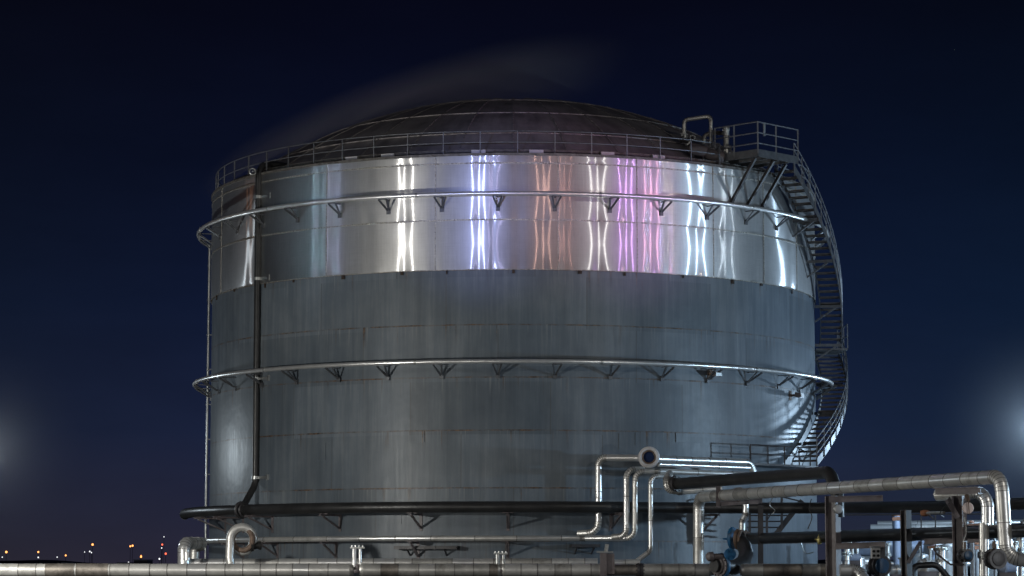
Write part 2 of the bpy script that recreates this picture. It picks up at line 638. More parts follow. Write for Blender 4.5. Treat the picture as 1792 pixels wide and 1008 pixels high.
lo, hi = 3.0, 8.0
for _ in range(40):
    hh = (lo + hi) / 2
    rho, zc = dome_sphere(hh)
    ytop = min(proj(V((0, -rho * sin(t), zc + rho * cos(t))))[1] for t in [k * 0.005 for k in range(120)])
    if ytop > 172:
        lo = hh
    else:
        hi = hh
rho, zc = dome_sphere(hh)
T0 = asin(RB / rho)
mb = MB()
NT, NA = 24, 144
idx = []
for j in range(NT + 1):
    t = T0 * (1 - j / NT)
    idx.append(len(mb.v))
    if j == NT:
        mb.v.append(V((0, 0, zc + rho)))
        break
    for k in range(NA):
        a = 2 * pi * k / NA
        # plates sag slightly between the ribs
        sag = -0.03 * abs(sin(a * 18)) * min(1, t / 0.2)
        mb.v.append(V(((rho + sag) * sin(t) * sin(a), -(rho + sag) * sin(t) * cos(a), zc + (rho + sag) * cos(t))))
for j in range(NT):
    for k in range(NA):
        k2 = (k + 1) % NA
        if j == NT - 1:
            mb.f.append((idx[j] + k, idx[j] + k2, idx[NT]))
            mb.m.append(0)
        else:
            mb.quad(idx[j] + k, idx[j] + k2, idx[j + 1] + k2, idx[j + 1] + k)
for q in range(36):
    a = 2 * pi * q / 36 + 0.0
    pts = []
    for j in range(15):
        t = T0 - (T0 - 0.03) * j / 14
        rr = rho + 0.005
        pts.append(V((rr * sin(t) * sin(a), -rr * sin(t) * cos(a), zc + rr * cos(t))))
    for p, p2 in zip(pts, pts[1:]):
        mb.bar(p, p2, 0.05, 0.045, (p - V((0, 0, zc))), 1)
for t in (T0 * 0.42, T0 * 0.66, T0 * 0.86):
    rr = (rho + 0.004) * sin(t)
    zr = zc + (rho + 0.004) * cos(t)
    hoop(mb, rr - 0.03, rr + 0.02, zr - 0.02, zr + 0.02, 180, 1)
mb.build("dome_roof", [M["dome"], M["rib"]], tank, sharp=30)

# ------------------------------------------------------------------ GUARD RAIL
grail = thing("guard_rail", "two-bar metal guard rail running round the rim of the tank roof", "guard rail", C(0, 13.05, Z_TOP))
RG = 13.05
zg0, zgm, zgt = Z_TOP + 0.09, zf(248.5, RG), zf(229.0, RG)
A_L, A_R = -150, 39.5
for zt_, nm in ((zgt, "top_bar"), (zgm, "middle_bar")):
    mb = MB()
    mb.path([C(A_L + (A_R - A_L) * k / 150, RG, zt_) for k in range(151)], 0.022, 8)
    mb.path([C(57 + (150 - 57) * k / 70, RG, zt_) for k in range(71)], 0.028, 8)
    mb.build(nm, M["rail"], grail)
for k in range(-22, 23):
    a = 0.75 + k * 6.43
    if a < A_L or a > 150 or (A_R < a < 57):
        continue
    mb = MB()
    mb.bar(C(a, RG, zg0), C(a, RG, zgt), 0.042, 0.042, C(a, 1, 0))
    mb.bar(C(a, RG, zg0), C(a, RG, zg0 + 0.02), 0.14, 0.12, C(a, 1, 0))
    mb.build("post", M["rail"], grail)
for a in (A_R, 57):
    mb = MB()
    mb.bar(C(a, RG, zg0), C(a, RG, zgt), 0.05, 0.05, C(a, 1, 0))
    mb.build("post", M["rail"], grail)


# ------------------------------------------------------------------ RING PIPES with brackets
def vbracket(a, rw, rp, z, drop, half, w=0.07):
    """two arms from the ring pipe meeting at a point lower on the wall"""
    mb = MB()
    foot = C(a, rw + 0.03, z - drop)
    da = math.degrees(half / rp)
    for s in (-1, 1):
        mb.bar(foot + C(a + 90 * s, 0.02, 0), C(a + s * da, rp, z), w, w * 0.6, C(a, 1, 0))
    mb.bar(C(a - da * 1.05, rp, z + 0.02), C(a + da * 1.05, rp, z + 0.02), w * 1.1, w * 0.6, (0, 0, 1))
    mb.bar(C(a, rw + 0.01, z + 0.03), C(a, rp, z + 0.03), w, w * 0.5)
    mb.bar(C(a, rw - 0.02, z - drop - 0.05), C(a, rw + 0.035, z - drop - 0.05), 0.16, 0.2)
    return mb


def ring_pipe(py, rp, r, label, angs, bmat):
    z = zf(py, rp)
    t = thing("ring_pipe", label, "pipe", C(0, rp, z), "thin ring pipes round the tank")
    mb = MB()
    mb.path([C(360 * k / 220, rp, z) for k in range(220)], r, 14, 0, True)
    for q in range(12):
        a = 14 + q * 30
        p, p2 = C(a, rp, z), C(a + 0.35, rp, z)
        mb.rings([(p, p2 - p, r + 0.012, 1), (p2, p2 - p, r + 0.012, 1)], 14)
    mb.build("pipe_run", [M["silver_bright"], M["galv"]], t)
    for a in angs:
        vbracket(a, R + 0.02, rp, z - r - 0.02, 0.36, 0.17).build("bracket", bmat, t)
    return t


ANG = [7.0 + 9.58 * k for k in range(-12, 12)]
ring_pipe(338, 13.78, 0.085, "thin silver ring pipe on brackets round the tank's shiny band", ANG, M["stair"])
ring_pipe(632, 13.86, 0.085, "thin silver ring pipe on brackets round the painted middle of the tank", ANG, M["stair"])


# ------------------------------------------------------------------ PIPE TOOL
def resample(p0, p1, joint):
    L = (p1 - p0).length
    k = max(1, int(round(L / joint)))
    return [p0.lerp(p1, i / k) for i in range(k + 1)]


SILV = ["silver", "silver_bright", "silver_dull", "silver_dark", "joint"]


def run_mesh(pts, r, n, joints, style, mix):
    """pts: smooth polyline. joints: spacing of lap joints or 0."""
    mb = MB()
    if not joints:
        mb.path(pts, r, n, 0)
        return mb
    # arc length walk
    cum = [0.0]
    for a, b in zip(pts, pts[1:]):
        cum.append(cum[-1] + (b - a).length)
    L = cum[-1]

    def at(s):
        s = min(max(s, 0), L)
        for i in range(len(pts) - 1):
            if s <= cum[i + 1] or i == len(pts) - 2:
                seg = max(cum[i + 1] - cum[i], 1e-6)
                f = (s - cum[i]) / seg
                d = (pts[i + 1] - pts[i]).normalized()
                return pts[i].lerp(pts[i + 1], f), d
        return pts[-1], (pts[-1] - pts[-2]).normalized()

    stops = [0.0]
    while stops[-1] + joints * 1.3 < L:
        stops.append(stops[-1] + joints * random.uniform(0.85, 1.12))
    stops.append(L)
    rr = []
    for i in range(len(stops) - 1):
        s0, s1 = stops[i], stops[i + 1]
        mi = mix[int(random.random() * len(mix))]
        k = max(1, int((s1 - s0) / 0.6)) if len(pts) > 2 else 1
        ri = r * random.uniform(0.992, 1.008)
        for q in range(k + 1):
            s = s0 + (s1 - s0) * q / k
            if q == 0 and i > 0:
                s += 0.012
            if q == k and i < len(stops) - 2:
                s -= 0.012
            p, d = at(s)
            rr.append((p, d, ri, mi))
        if i < len(stops) - 2:
            p, d = at(s1 - 0.012)
            rr[-1] = (rr[-1][0], rr[-1][1], ri, 4)
            rr.append((p, d, ri + 0.007, 4))
            p, d = at(s1 + 0.012)
            rr.append((p, d, ri + 0.007, 4))
    mb.rings(rr, n)
    return mb


def pipe(name, label, pts, r, bend=0.4, style="silver", joints=0.8, group=None, cat="pipe", mix=(0, 0, 1, 1, 2), n=20, flanges=(), gores=6, loc=None, bare=False):
    pts = [V(p) for p in pts]
    t = thing(name, label, cat, pts[0] if loc is None else loc, group)
    mats = [M[s] for s in SILV] if style == "silver" else [M[style]] * 5
    if style != "silver":
        mix = (0,)
    cur = [pts[0]]
    for i in range(1, len(pts) - 1):
        a, b, c = pts[i - 1], pts[i], pts[i + 1]
        d0, d1 = (b - a).normalized(), (c - b).normalized()
        ang = d0.angle(d1)
        if ang < radians(16):
            cur.append(b)
            continue
        bd = bend[i] if isinstance(bend, dict) and i in bend else (0.4 if isinstance(bend, dict) else bend)
        tl = min(bd * math.tan(ang / 2), 0.48 * (b - a).length, 0.48 * (c - b).length)
        rad = tl / math.tan(ang / 2)
        s, e = b - d0 * tl, b + d1 * tl
        cur.append(s)
        run_mesh(cur, r, n, joints, style, mix).build("pipe_run", mats, t)
        nrm = d0.cross(d1).normalized()
        inw = nrm.cross(d0).normalized()
        cen = s + inw * rad
        mb = MB()
        rr = []
        g = gores if style == "silver" else 10
        for q in range(g + 1):
            th = ang * q / g
            p = cen + (-inw) * rad * cos(th) + d0 * rad * sin(th)
            d = d0 * cos(th) + inw * sin(th)
            rr.append((p, d, r * 1.012, mix[0]))
        mb.rings(rr, n, False)
        if style == "silver":
            for (p, d, q_, mi) in rr:
                mb.rings([(p - d * 0.010, d, r * 1.02 + 0.002, 4), (p - d * 0.008, d, r * 1.02 + 0.006, 4), (p + d * 0.008, d, r * 1.02 + 0.006, 4), (p + d * 0.010, d, r * 1.02 + 0.002, 4)], n, False)
        mb.build("elbow", mats, t)
        cur = [e]
    cur.append(pts[-1])
    run_mesh(cur, r, n, joints, style, mix).build("pipe_run", mats, t)
    for (i, off, rf, th, mat) in flanges:
        # flange disc near end i (0 or -1)
        a, b = (pts[0], pts[1]) if i == 0 else (pts[-1], pts[-2])
        d = (b - a).normalized()
        p = a + d * off
        mb = MB()
        mb.lathe(p, d, [(0, rf * 0.96), (th * 0.15, rf), (th * 0.42, rf), (th * 0.43, rf * 0.93), (th * 0.57, rf * 0.93), (th * 0.58, rf), (th * 0.85, rf), (th, rf * 0.96)], 24)
        for q in range(10):
            aa = 2 * pi * q / 10
            ref = V((0, 0, 1)) if abs(d.z) < 0.9 else V((1, 0, 0))
            s_ = d.cross(ref).normalized()
            t_ = d.cross(s_)
            c = p + (s_ * cos(aa) + t_ * sin(aa)) * rf * 0.86
            mb.cyl(c - d * 0.04, c + d * (th + 0.04), 0.022, 6)
        mb.build("flange", M[mat], t)
    return t


def add_bracket(px, py, Ypipe, wall_r, label, group, kind, h=0.62, reach=None, mat="steel"):
    pass


# ------------------------------------------------------------------ BLACK HEADER PIPE round the tank
RBK = 14.2
zbk = zf(887, RBK)
arc = [C(-85 + (111) * k / 60, RBK, zbk) for k in range(61)]
tail = [P(1330, 889, -12.4), P(1470, 889, -13.4), P(1640, 887, -18.0), P(1830, 880, -24.0)]
header = pipe("header_pipe", "long black header pipe curving round the tank base on triangular brackets", arc + tail, 0.215, 0.6, "black", 0)


def tri_bracket(a, rw, rp, ztop, h, parent, half=0.0, tang=0.22, mat="steel"):
    """horizontal arm under the pipe, diagonal strut back to a wall plate"""
    mb = MB()
    top = ztop - 0.04
    mb.hbeam(C(a, rw - 0.02, top), C(a, rp + 0.32, top), 0.13, 0.08, t=0.02)
    mb.bar(C(a, rw + 0.03, top - h), C(a, rp + 0.15, top - 0.05), 0.08, 0.055)
    mb.bar(C(a, rw + 0.012, top - h - 0.12), C(a, rw + 0.012, top + 0.03), 0.12, 0.04, C(a, 1, 0))
    p0, p1 = C(a - tang * 4, rp, ztop - 0.005), C(a + tang * 4, rp, ztop - 0.005)
    mb.bar(p0, p1, 0.22, 0.025)
    mb.build("bracket", M[mat], parent)


mb = MB()
mb.lathe(C(-85, RBK, zbk), C(-175, 1, 0), [(-0.02, 0.225), (0.05, 0.222), (0.14, 0.19), (0.20, 0.11), (0.22, 0.02)], 20)
mb.build("end_cap", M["black"], header)
for px in (352, 385, 440, 568, 722, 888, 1085):
    tri_bracket(phi_of(px, RBK), RS, RBK, zbk - 0.215, 0.52, header)
for px in (1235,):
    a = phi_of(px, 13.6)
    tri_bracket(a, RS, 14.15, zbk - 0.215, 0.75, header)

# thin silver pipe lower round the base
RSL = 13.86
zsl = zf(942, RSL)
arc = [C(-84 + (95) * k / 60, RSL, zsl) for k in range(61)]
YB = -14.72
base_pipe = pipe("base_pipe", "thin bright silver pipe round the tank base below the black header, rising at its end",
                 arc + [P(1111, 941.5, YB), P(1111.5, 825, YB), P(1150, 824.5, YB), P(1330, 831, -12.6)], 0.105,
                 0.34, "silver", 1.6, mix=(0, 1, 1), n=16)
for px in (400, 570, 722, 888):
    tri_bracket(phi_of(px, RSL), RS, RSL, zsl - 0.105, 0.55, base_pipe)
tri_bracket(phi_of(462, RSL), RS, RSL, zsl - 0.105, 0.5, base_pipe)

# ------------------------------------------------------------------ vertical black riser with gooseneck
YR = -8.25
xr = P(449, 640, YR).x
yt = P(449, 284, YR).z
pts = [V((xr + 1.35, YR + 1.3, yt - 0.35)), V((xr + 1.15, YR + 1.1, yt)), V((xr, YR, yt)), V((xr, YR, P(446, 848, YR).z)),
       P(429, 880, -8.9), P(425, 888, -9.4)]
riser = pipe("riser_pipe", "black vertical pipe climbing the tank's full height and hooking over the rim", pts, 0.135, 0.6, "black", 0)
for py in (345, 488, 663, 836):
    z = P(449, py, YR).z
    mb = MB()
    c = V((xr, YR, z))
    mb.cyl(c - V((0, 0, 0.06)), c + V((0, 0, 0.06)), 0.165, 20)
    ao = atan2(xr, -YR)
    e = V((sin(ao), -cos(ao), 0)) * (RS - 0.02)
    q = V((xr + 0.55, -sqrt(max(0, RS ** 2 - (xr + 0.55) ** 2)), z))
    mb.bar(c + V((0.1, -0.05, 0)), q + V((0, -0.03, 0)), 0.05, 0.10)
    mb.box(q + V((0, -0.02, 0)), 0.08, 0.12, 0.24, rot=ao)
    mb.build("clamp", M["galv"], riser)
mb = MB()
c = P(424, 889, -9.4)
d = C(-46 + 90, 1, 0)
mb.torus(C(phi_of(422, RBK), RBK, zbk), d, 0.29, 0.07, 28, 8)
mb.torus(C(phi_of(427, RBK), RBK, zbk), d, 0.25, 0.05, 28, 8)
mb.build("collar", M["steel_dark"], riser)

# thin conduit at the extreme side of the tank
mb = MB()
zc0, zc1 = P(360, 978, 0.0).z, P(360, 428, 0.0).z
ac = -91.0
cnd = thing("conduit", "slim grey vertical conduit standing just off the tank wall at its shaded edge", "conduit", C(ac, 13.42, zc0))
mb.cyl(C(ac, 13.42, zc0), C(ac, 13.42, zc1), 0.055, 12)
mb.build("tube", M["galv"], cnd)
for k in range(9):
    z = zc0 + (zc1 - zc0) * (k + 0.4) / 9
    mb = MB()
    mb.bar(C(ac, RS - 0.02, z), C(ac, 13.5, z), 0.05, 0.05)
    mb.build("clip", M["stair"], cnd)

# ------------------------------------------------------------------ STAIRS
def rail_posts(parent, path, h, name="post", w=0.04):
    for p in path:
        mb = MB()
        mb.bar(p, p + V((0, 0, h)), w, w)
        mb.build(name, M["rail"], parent)


ZDK = P(1337, 268, -11.2).z
ux, uy = V((sin(radians(46)), -cos(radians(46)), 0)), V((cos(radians(46)), sin(radians(46)), 0))


def pl(r, t, z):
    p = ux * r + uy * t
    return V((p.x, p.y, z))


stair = thing("spiral_staircase", "steel staircase climbing the tank's side in two curved flights to a railed roof platform", "staircase", C(59, 13.9, 5.0))
# roof platform
mb = MB()
T_A, T_B = -1.25, 1.35
RI, RO = 12.55, 14.75
pts = [pl(RI, T_A, 0), pl(RO, T_A, 0), pl(RO, T_B, 0), pl(RI, T_B, 0)]
mb.box(pl((RI + RO) / 2, (T_A + T_B) / 2, ZDK), RO - RI, T_B - T_A, 0.06, rot=radians(46 - 90))
mb.build("platform_deck", M["steel_dark"], stair)
mb = MB()
cs = [pl(RI, T_A, ZDK + 0.03), pl(RO, T_A, ZDK + 0.03), pl(RO, T_B, ZDK + 0.03)]
mb.bar(cs[0], cs[1], 0.04, 0.30)
mb.bar(cs[1] + uy * 0.02, cs[2], 0.04, 0.30)
for t in (-0.6, 0.1, 0.75):
    mb.bar(pl(RI, t, ZDK - 0.09), pl(RO - 0.03, t, ZDK - 0.09), 0.08, 0.12)
mb.build("platform_fascia", M["stair"], stair)
HR = 1.28
corner = [pl(RI, T_A, ZDK), pl(RO, T_A, ZDK), pl(RO, T_B, ZDK)]
mb = MB()
for hgt in (HR, HR * 0.66, HR * 0.33):
    up = V((0, 0, hgt))
    mb.path([corner[0] + up, corner[1] + up], 0.028, 8)
    mb.path([corner[1] + up, corner[2] + up], 0.028, 8)
mb.build("platform_rail", M["rail"], stair)
rail_posts(stair, [corner[0], corner[0].lerp(corner[1], 0.45), corner[1], corner[1].lerp(corner[2], 0.45), corner[2]], HR + 0.02, w=0.055)
mb = MB()
q = corner[1].lerp(corner[2], 0.16) + V((0, 0, 0.75))
mb.bar(q, q + V((0, 0, 0.55)), 0.10, 0.04, ux)
mb.build("cable_tray", M["galv"], stair)
# diagonal struts under the platform
for t, r_ in ((-1.1, 14.5), (0.0, 14.55), (1.0, 14.4)):
    mb = MB()
    top = pl(r_, t, ZDK - 0.12)
    tw = t * 0.92
    ft = pl(sqrt(R * R - tw * tw) + 0.04, tw, ZDK - 1.75)
    mb.hbeam(top, ft, 0.10, 0.12, t=0.025)
    mb.bar(ft, ft + V((0, 0, -0.2)), 0.2, 0.08, ux)
    mb.build("strut", M["steel_dark"], stair)


def flight(a0, z0, a1, z1, n, r0, r1, rail_out=0.1, nm="flight"):
    def pt(f, r, dz=0):
        return C(a0 + (a1 - a0) * f, r, z0 + (z1 - z0) * f + dz)
    for k in range(n):
        f = (k + 0.5) / n
        p0, p1 = pt(f, r0 + 0.02), pt(f, r1 - 0.02)
        mb = MB()
        mb.bar(p0, p1, 0.25, 0.05)
        tang = C(a0 + (a1 - a0) * f + 90, 1, 0) * (1 if a1 > a0 else -1)
        mb.bar(p0 + tang * 0.137 - V((0, 0, 0.012)), p1 + tang * 0.137 - V((0, 0, 0.012)), 0.02, 0.085)
        mb.build("tread", M["tread"], stair)
    for r in (r0, r1):
        mb = MB()
        S = 30
        i = len(mb.v)
        for k in range(S + 1):
            f = k / S
            for dr, dz in ((-0.015, -0.16), (0.015, -0.16), (0.015, 0.15), (-0.015, 0.15)):
                mb.v.append(pt(f, r + dr, dz))
        for k in range(S):
            b_ = i + 4 * k
            for q in range(4):
                mb.quad(b_ + q, b_ + (q + 1) % 4, b_ + 4 + (q + 1) % 4, b_ + 4 + q)
        mb.build("stringer", M["stair"], stair)
    mb = MB()
    for hgt in (1.0, 0.70, 0.40):
        mb.path([pt(k / 30, r1 + 0.03, hgt) for k in range(31)], 0.024, 8)
    mb.build("handrail", M["rail"], stair)
    np_ = n // 2
    for k in range(np_ + 1):
        f = k / np_
        mb = MB()
        mb.bar(pt(f, r1 + 0.03, -0.15), pt(f, r1 + 0.03, 1.0), 0.04, 0.04)
        mb.build("baluster", M["rail"], stair)


ZL = P(1460, 610, 0.0).z
flight(53.0, ZDK - 0.15, 88.5, ZL, 29, 13.42, 14.32)
Zb = P(1410, 817, -7.3).z
mb = MB()
S = 10
for k in range(S):
    a, b_ = 87.5 + 11.0 * k / S, 87.5 + 11.0 * (k + 1) / S
    i = len(mb.v)
    for z in (ZL - 0.12, ZL - 0.04):
        mb.v += [C(a, 13.25, z), C(a, 14.62, z), C(b_, 14.62, z), C(b_, 13.25, z)]
    for q in ((0, 1, 2, 3), (7, 6, 5, 4), (0, 4, 5, 1), (2, 6, 7, 3), (1, 5, 6, 2), (3, 7, 4, 0)):
        mb.quad(*[i + w for w in q])
mb.build("landing", M["stair"], stair)
mb = MB()
for hgt in (1.05, 0.55):
    mb.path([C(a, 14.62, ZL - 0.04 + hgt) for a in (87.6, 90, 92.5, 95, 97.5)], 0.024, 8)
mb.build("handrail", M["rail"], stair)
rail_posts(stair, [C(a, 14.62, ZL - 0.04) for a in (87.6, 92.5, 97.5)], 1.06)
flight(95.0, ZL - 0.2, 58.2, Zb + 0.15, 25, 13.42, 14.5)
# wall brackets that carry the flights
for a, f_, z in ((62, 1, 0), (70, 1, 0), (79, 1, 0), (87, 1, 0), (86, 2, 0), (76, 2, 0), (66, 2, 0)):
    if f_ == 1:
        z = ZDK - 0.15 + (ZL - ZDK + 0.15) * (a - 53.0) / 35.5
    else:
        z = ZL - 0.2 + (Zb + 0.15 - ZL + 0.2) * (a - 95.0) / (58.2 - 95.0)
    mb = MB()
    mb.bar(C(a, R, z - 0.2), C(a, 14.35, z - 0.2), 0.10, 0.12)
    mb.bar(C(a, R, z - 0.85), C(a, 14.1, z - 0.26), 0.07, 0.07)
    mb.build("wall_bracket", M["stair"], stair)
# lower landing and its walkway railing
mb = MB()
S = 14
for k in range(S):
    a, b_ = 40 + 22.0 * k / S, 40 + 22.0 * (k + 1) / S
    i = len(mb.v)
    for z in (Zb - 0.08, Zb):
        mb.v += [C(a, 13.2, z), C(a, 14.55, z), C(b_, 14.55, z), C(b_, 13.2, z)]
    for q in ((0, 1, 2, 3), (7, 6, 5, 4), (0, 4, 5, 1), (2, 6, 7, 3), (1, 5, 6, 2), (3, 7, 4, 0)):
        mb.quad(*[i + w for w in q])
mb.build("walkway", M["steel_dark"], stair)
mb = MB()
for hgt in (0.72, 0.36):
    mb.path([C(40 + 16.0 * k / 8, 14.5, Zb + hgt) for k in range(9)], 0.024, 8)
mb.path([C(50.0, 14.5, Zb), C(52.2, 14.5, Zb + 0.72)], 0.02, 6)
mb.path([C(53.3, 14.5, Zb), C(55.6, 14.5, Zb + 0.72)], 0.02, 6)
mb.build("handrail", M["steel_dark"], stair)
for a in (40, 44.0, 48.2, 52.4, 56.0):
    mb = MB()
    mb.bar(C(a, 14.5, Zb - 0.05), C(a, 14.5, Zb + 0.74), 0.05, 0.05)
    mb.build("post", M["steel_dark"], stair)

# small access stair at ground level, seen below the pipes
acc = thing("access_stair", "short dark steel access stair below the pipe bridge beside the tank foot", "stair", P(1340, 935, -11.5))
Ys = -11.8
for k in range(6):
    p = P(1308 + 0 * k, 881 + 10.5 * k, Ys + 0.1 * k)
    w = P(1402 - 9 * k, 881 + 10.5 * k, Ys + 0.1 * k)
    mb = MB()
    mb.bar(p + V((0, 0, 0)), w, 0.26, 0.05)
    mb.build("tread", M["steel_dark"], acc)
for x0, y0, x1, y1 in ((1404, 876, 1350, 945), (1314, 876, 1310, 945)):
    mb = MB()
    mb.bar(P(x0, y0, Ys - 0.15), P(x1, y1, Ys - 0.1), 0.05, 0.2)
    mb.build("stringer", M["steel_dark"], acc)
for x, y0, y1 in ((1312, 872, 935), (1330, 880, 940), (1342, 884, 945), (1368, 868, 926)):
    mb = MB()
    mb.bar(P(x, y1, Ys - 0.2), P(x, y0, Ys - 0.2), 0.09, 0.06)
    mb.build("post", M["steel_dark"], acc)
mb = MB()
mb.path([P(1312, 873, Ys - 0.2), P(1368, 869, Ys - 0.2), P(1403, 878, Ys - 0.2)], 0.03, 8)
mb.path([P(1342, 912, Ys - 0.3), P(1352, 893, Ys - 0.3), P(1356, 889, Ys - 0.3)], 0.02, 8)
mb.build("handrail", M["steel_dark"], acc)

# ------------------------------------------------------------------ ROOF PIPEWORK
YT = -8.9
pipe("vent_pipe", "grey bent vent pipe standing on the dome behind the rail, stepping up then down", [P(1197, 246, YT), P(1197.5, 210, YT), P(1244, 203, YT - 0.4), P(1244.5, 258, YT - 0.4)], 0.082, 0.16, "silver", 1.2, mix=(2, 2), n=14, gores=4, flanges=((0, 0.1, 0.17, 0.12, "galv"),))
pipe("vent_pipe", "short silver vent stub with a flanged cap beside the roof platform", [P(1271, 284, -9.3), P(1271, 224, -9.3)], 0.115, 0.1, "silver", 0.5, mix=(0, 2), n=14, flanges=((-1, 0.0, 0.14, 0.06, "galv"), (0, 0.55, 0.22, 0.10, "galv")))
pipe("vent_pipe", "small hooked pipe curling over behind the tall bent vent", [P(1231, 262, -8.0), P(1231.5, 238, -8.0), P(1246, 232, -8.0), P(1268, 233, -9.0)], 0.09, 0.22, "silver", 0.4, mix=(2, 3), n=14)
# hatch hardware at foot of vents
mb = MB()
c = P(1203, 243, -8.9)
rv = thing("roof_valve", "dark valve body with lever at the foot of the tall bent vent", "valve", c)
mb.lathe(c - V((0.28, 0, -0.05)), (1, 0.1, -0.4), [(0, 0.12), (0.05, 0.2), (0.12, 0.2), (0.14, 0.13), (0.36, 0.13), (0.38, 0.2), (0.46, 0.2), (0.5, 0.1)], 16)
mb.build("valve_body", M["steel_dark"], rv)
mb = MB()
mb.torus(c + V((0.2, -0.2, 0.02)), (0.4, 1, 0), 0.10, 0.03, 18, 8)
mb.bar(c + V((0.2, -0.2, -0.06)), c + V((-0.05, -0.22, -0.3)), 0.04, 0.04)
mb.build("lever", M["galv"], rv)
# rounded boxes at the dome foot
for px, py, lb in ((1222, 262, "rounded dark insulated box on the dome foot under the bent vent"), (1252, 272, "low dark drum on the dome foot by the vent stub")):
    c = P(px, py, -9.9)
    t = thing("roof_drum", lb, "drum", c)
    mb = MB()
    mb.lathe(c - V((0.4, -0.1, -0.1)), (1, -0.1, -0.25), [(0, 0.1), (0.04, 0.2), (0.12, 0.24), (0.7, 0.24), (0.78, 0.2), (0.82, 0.1)], 18)
    mb.build("drum_body", M["steel"], t)
    mb = MB()
    mb.bar(c + V((-0.2, 0.05, -0.6)), c + V((-0.2, 0.05, -0.1)), 0.08, 0.08)
    mb.bar(c + V((0.2, 0.0, -0.6)), c + V((0.2, 0.0, -0.15)), 0.08, 0.08)
    mb.build("leg", M["steel_dark"], t)
# valve cluster at gooseneck foot
c = P(468, 293, -7.6)
t = thing("roof_valve", "small grey valve cluster under the hooked black pipe at the roof rim", "valve", c)
mb = MB()
mb.lathe(c + V((-0.15, 0, 0.0)), (1, 0.5, 0.1), [(0, 0.08), (0.05, 0.18), (0.12, 0.18), (0.14, 0.11), (0.4, 0.11), (0.42, 0.18), (0.5, 0.18), (0.52, 0.1)], 16)
mb.bar(c + V((0.1, 0, -0.35)), c + V((0.1, 0, 0)), 0.1, 0.1)
mb.build("valve_body", M["galv"], t)
mb = MB()
c2 = P(442, 300, -8.6)
mb.torus(c2, (0.4, -1, 0.2), 0.13, 0.03, 18, 8)
mb.cyl(c2, c, 0.03, 8)
mb.build("hand_wheel", M["galv"], t)

# ------------------------------------------------------------------ SILVER PIPE LOOPS in front of the tank
YA = -13.42
xa = P(1047, 880, YA)
pipe("looped_pipe", "leftmost tall silver pipe loop, passing behind the black header into the tank wall",
     [P(1012, 934, -13.05), P(1047.5, 932, YA), P(1047.5, 801, YA), P(1122, 801.5, YA - 0.3)], 0.135, {1: 0.55, 2: 0.3}, "silver", 1.25, "silver pipe loops", mix=(0, 1, 1), gores=7)
pipe("looped_pipe", "second silver riser from the left, close beside the pipe rising from the base pipe",
     [P(1072, 940, -14.3), P(1096, 938, -14.62), P(1096, 822.5, -14.62), P(1126, 821, -14.2)], 0.115, 0.36, "silver", 1.1, "silver pipe loops", mix=(0, 1, 2))
pipe("looped_pipe", "narrow silver riser with a dark angled foot, right of the flanged pipe end",
     [P(1114, 982, -15.0), P(1138.5, 964, -15.0), P(1138.5, 834, -15.0), P(1176, 832.5, -14.6)], 0.092, 0.28, "silver", 1.1, "silver pipe loops", mix=(1, 0), n=16)
mb = MB()
fc = P(1135.5, 800, -15.1)
fl = thing("flanged_pipe_end", "pale round flanged pipe end facing outward above the silver risers", "pipe end", fc)
ax = V((-0.10, -1, 0.03))
ax = ax.normalized()
mb.lathe(fc + ax * -1.3, ax, [(0, 0.27), (1.1, 0.27)], 24)
mb.build("pipe_run", M["silver"], fl)
mb = MB()
mb.torus(fc, ax, 0.33, 0.075, 32, 10)
mb.torus(fc - ax * 0.1, ax, 0.35, 0.065, 32, 10)
mb.build("flange", M["plate"], fl)
mb = MB()
mb.lathe(fc - ax * 0.06, ax, [(0, 0.27), (0.02, 0.27)], 24)
mb.build("end_disc", M["blue_disc"], fl)  # disc colour carries the blue reflection inside the pipe end
mb = MB()
mb.torus(fc + ax * 0.02, ax, 0.235, 0.03, 28, 8)
mb.build("gasket_ring", M["rust"], fl)

pipe("cross_pipe", "upper silver cross pipe running right from the round pipe end with a dropped tip",
     [P(1148, 803, -14.6), P(1225, 806, -13.2), P(1312, 809, -11.8), P(1318, 826, -11.7)], 0.135, 0.3, "silver", 0.9, "silver cross pipes", mix=(1, 1, 0))
pipe("cross_pipe", "plain pale cross pipe sandwiched between two jointed silver ones",
     [P(1152, 812.5, -15.1), P(1312, 818.5, -12.4)], 0.085, 0.3, "silver", 3.0, "silver cross pipes", mix=(1,), n=16)
pipe("hairpin_pipe", "silver hairpin bend tucked under the left end of the thick black pipe",
     [P(1172, 828, -15.2), P(1166, 838, -15.6), P(1167, 857, -15.7), P(1190, 860.5, -15.5), P(1262, 855, -15.3)], 0.125, 0.36, "silver", 0.9, "silver pipe loops", mix=(0, 2))
pipe("elbowed_pipe", "thick black elbowed pipe crossing high over the tank foot, bending down at its right end",
     [P(1180, 847, -15.6), P(1290, 838.5, -18.6), P(1452, 826.5, -25.6), P(1466, 866, -26.2), P(1467, 905, -26.2)], 0.215, 0.62, "black", 0, flanges=((0, -0.02, 0.30, 0.22, "steel_dark"),))

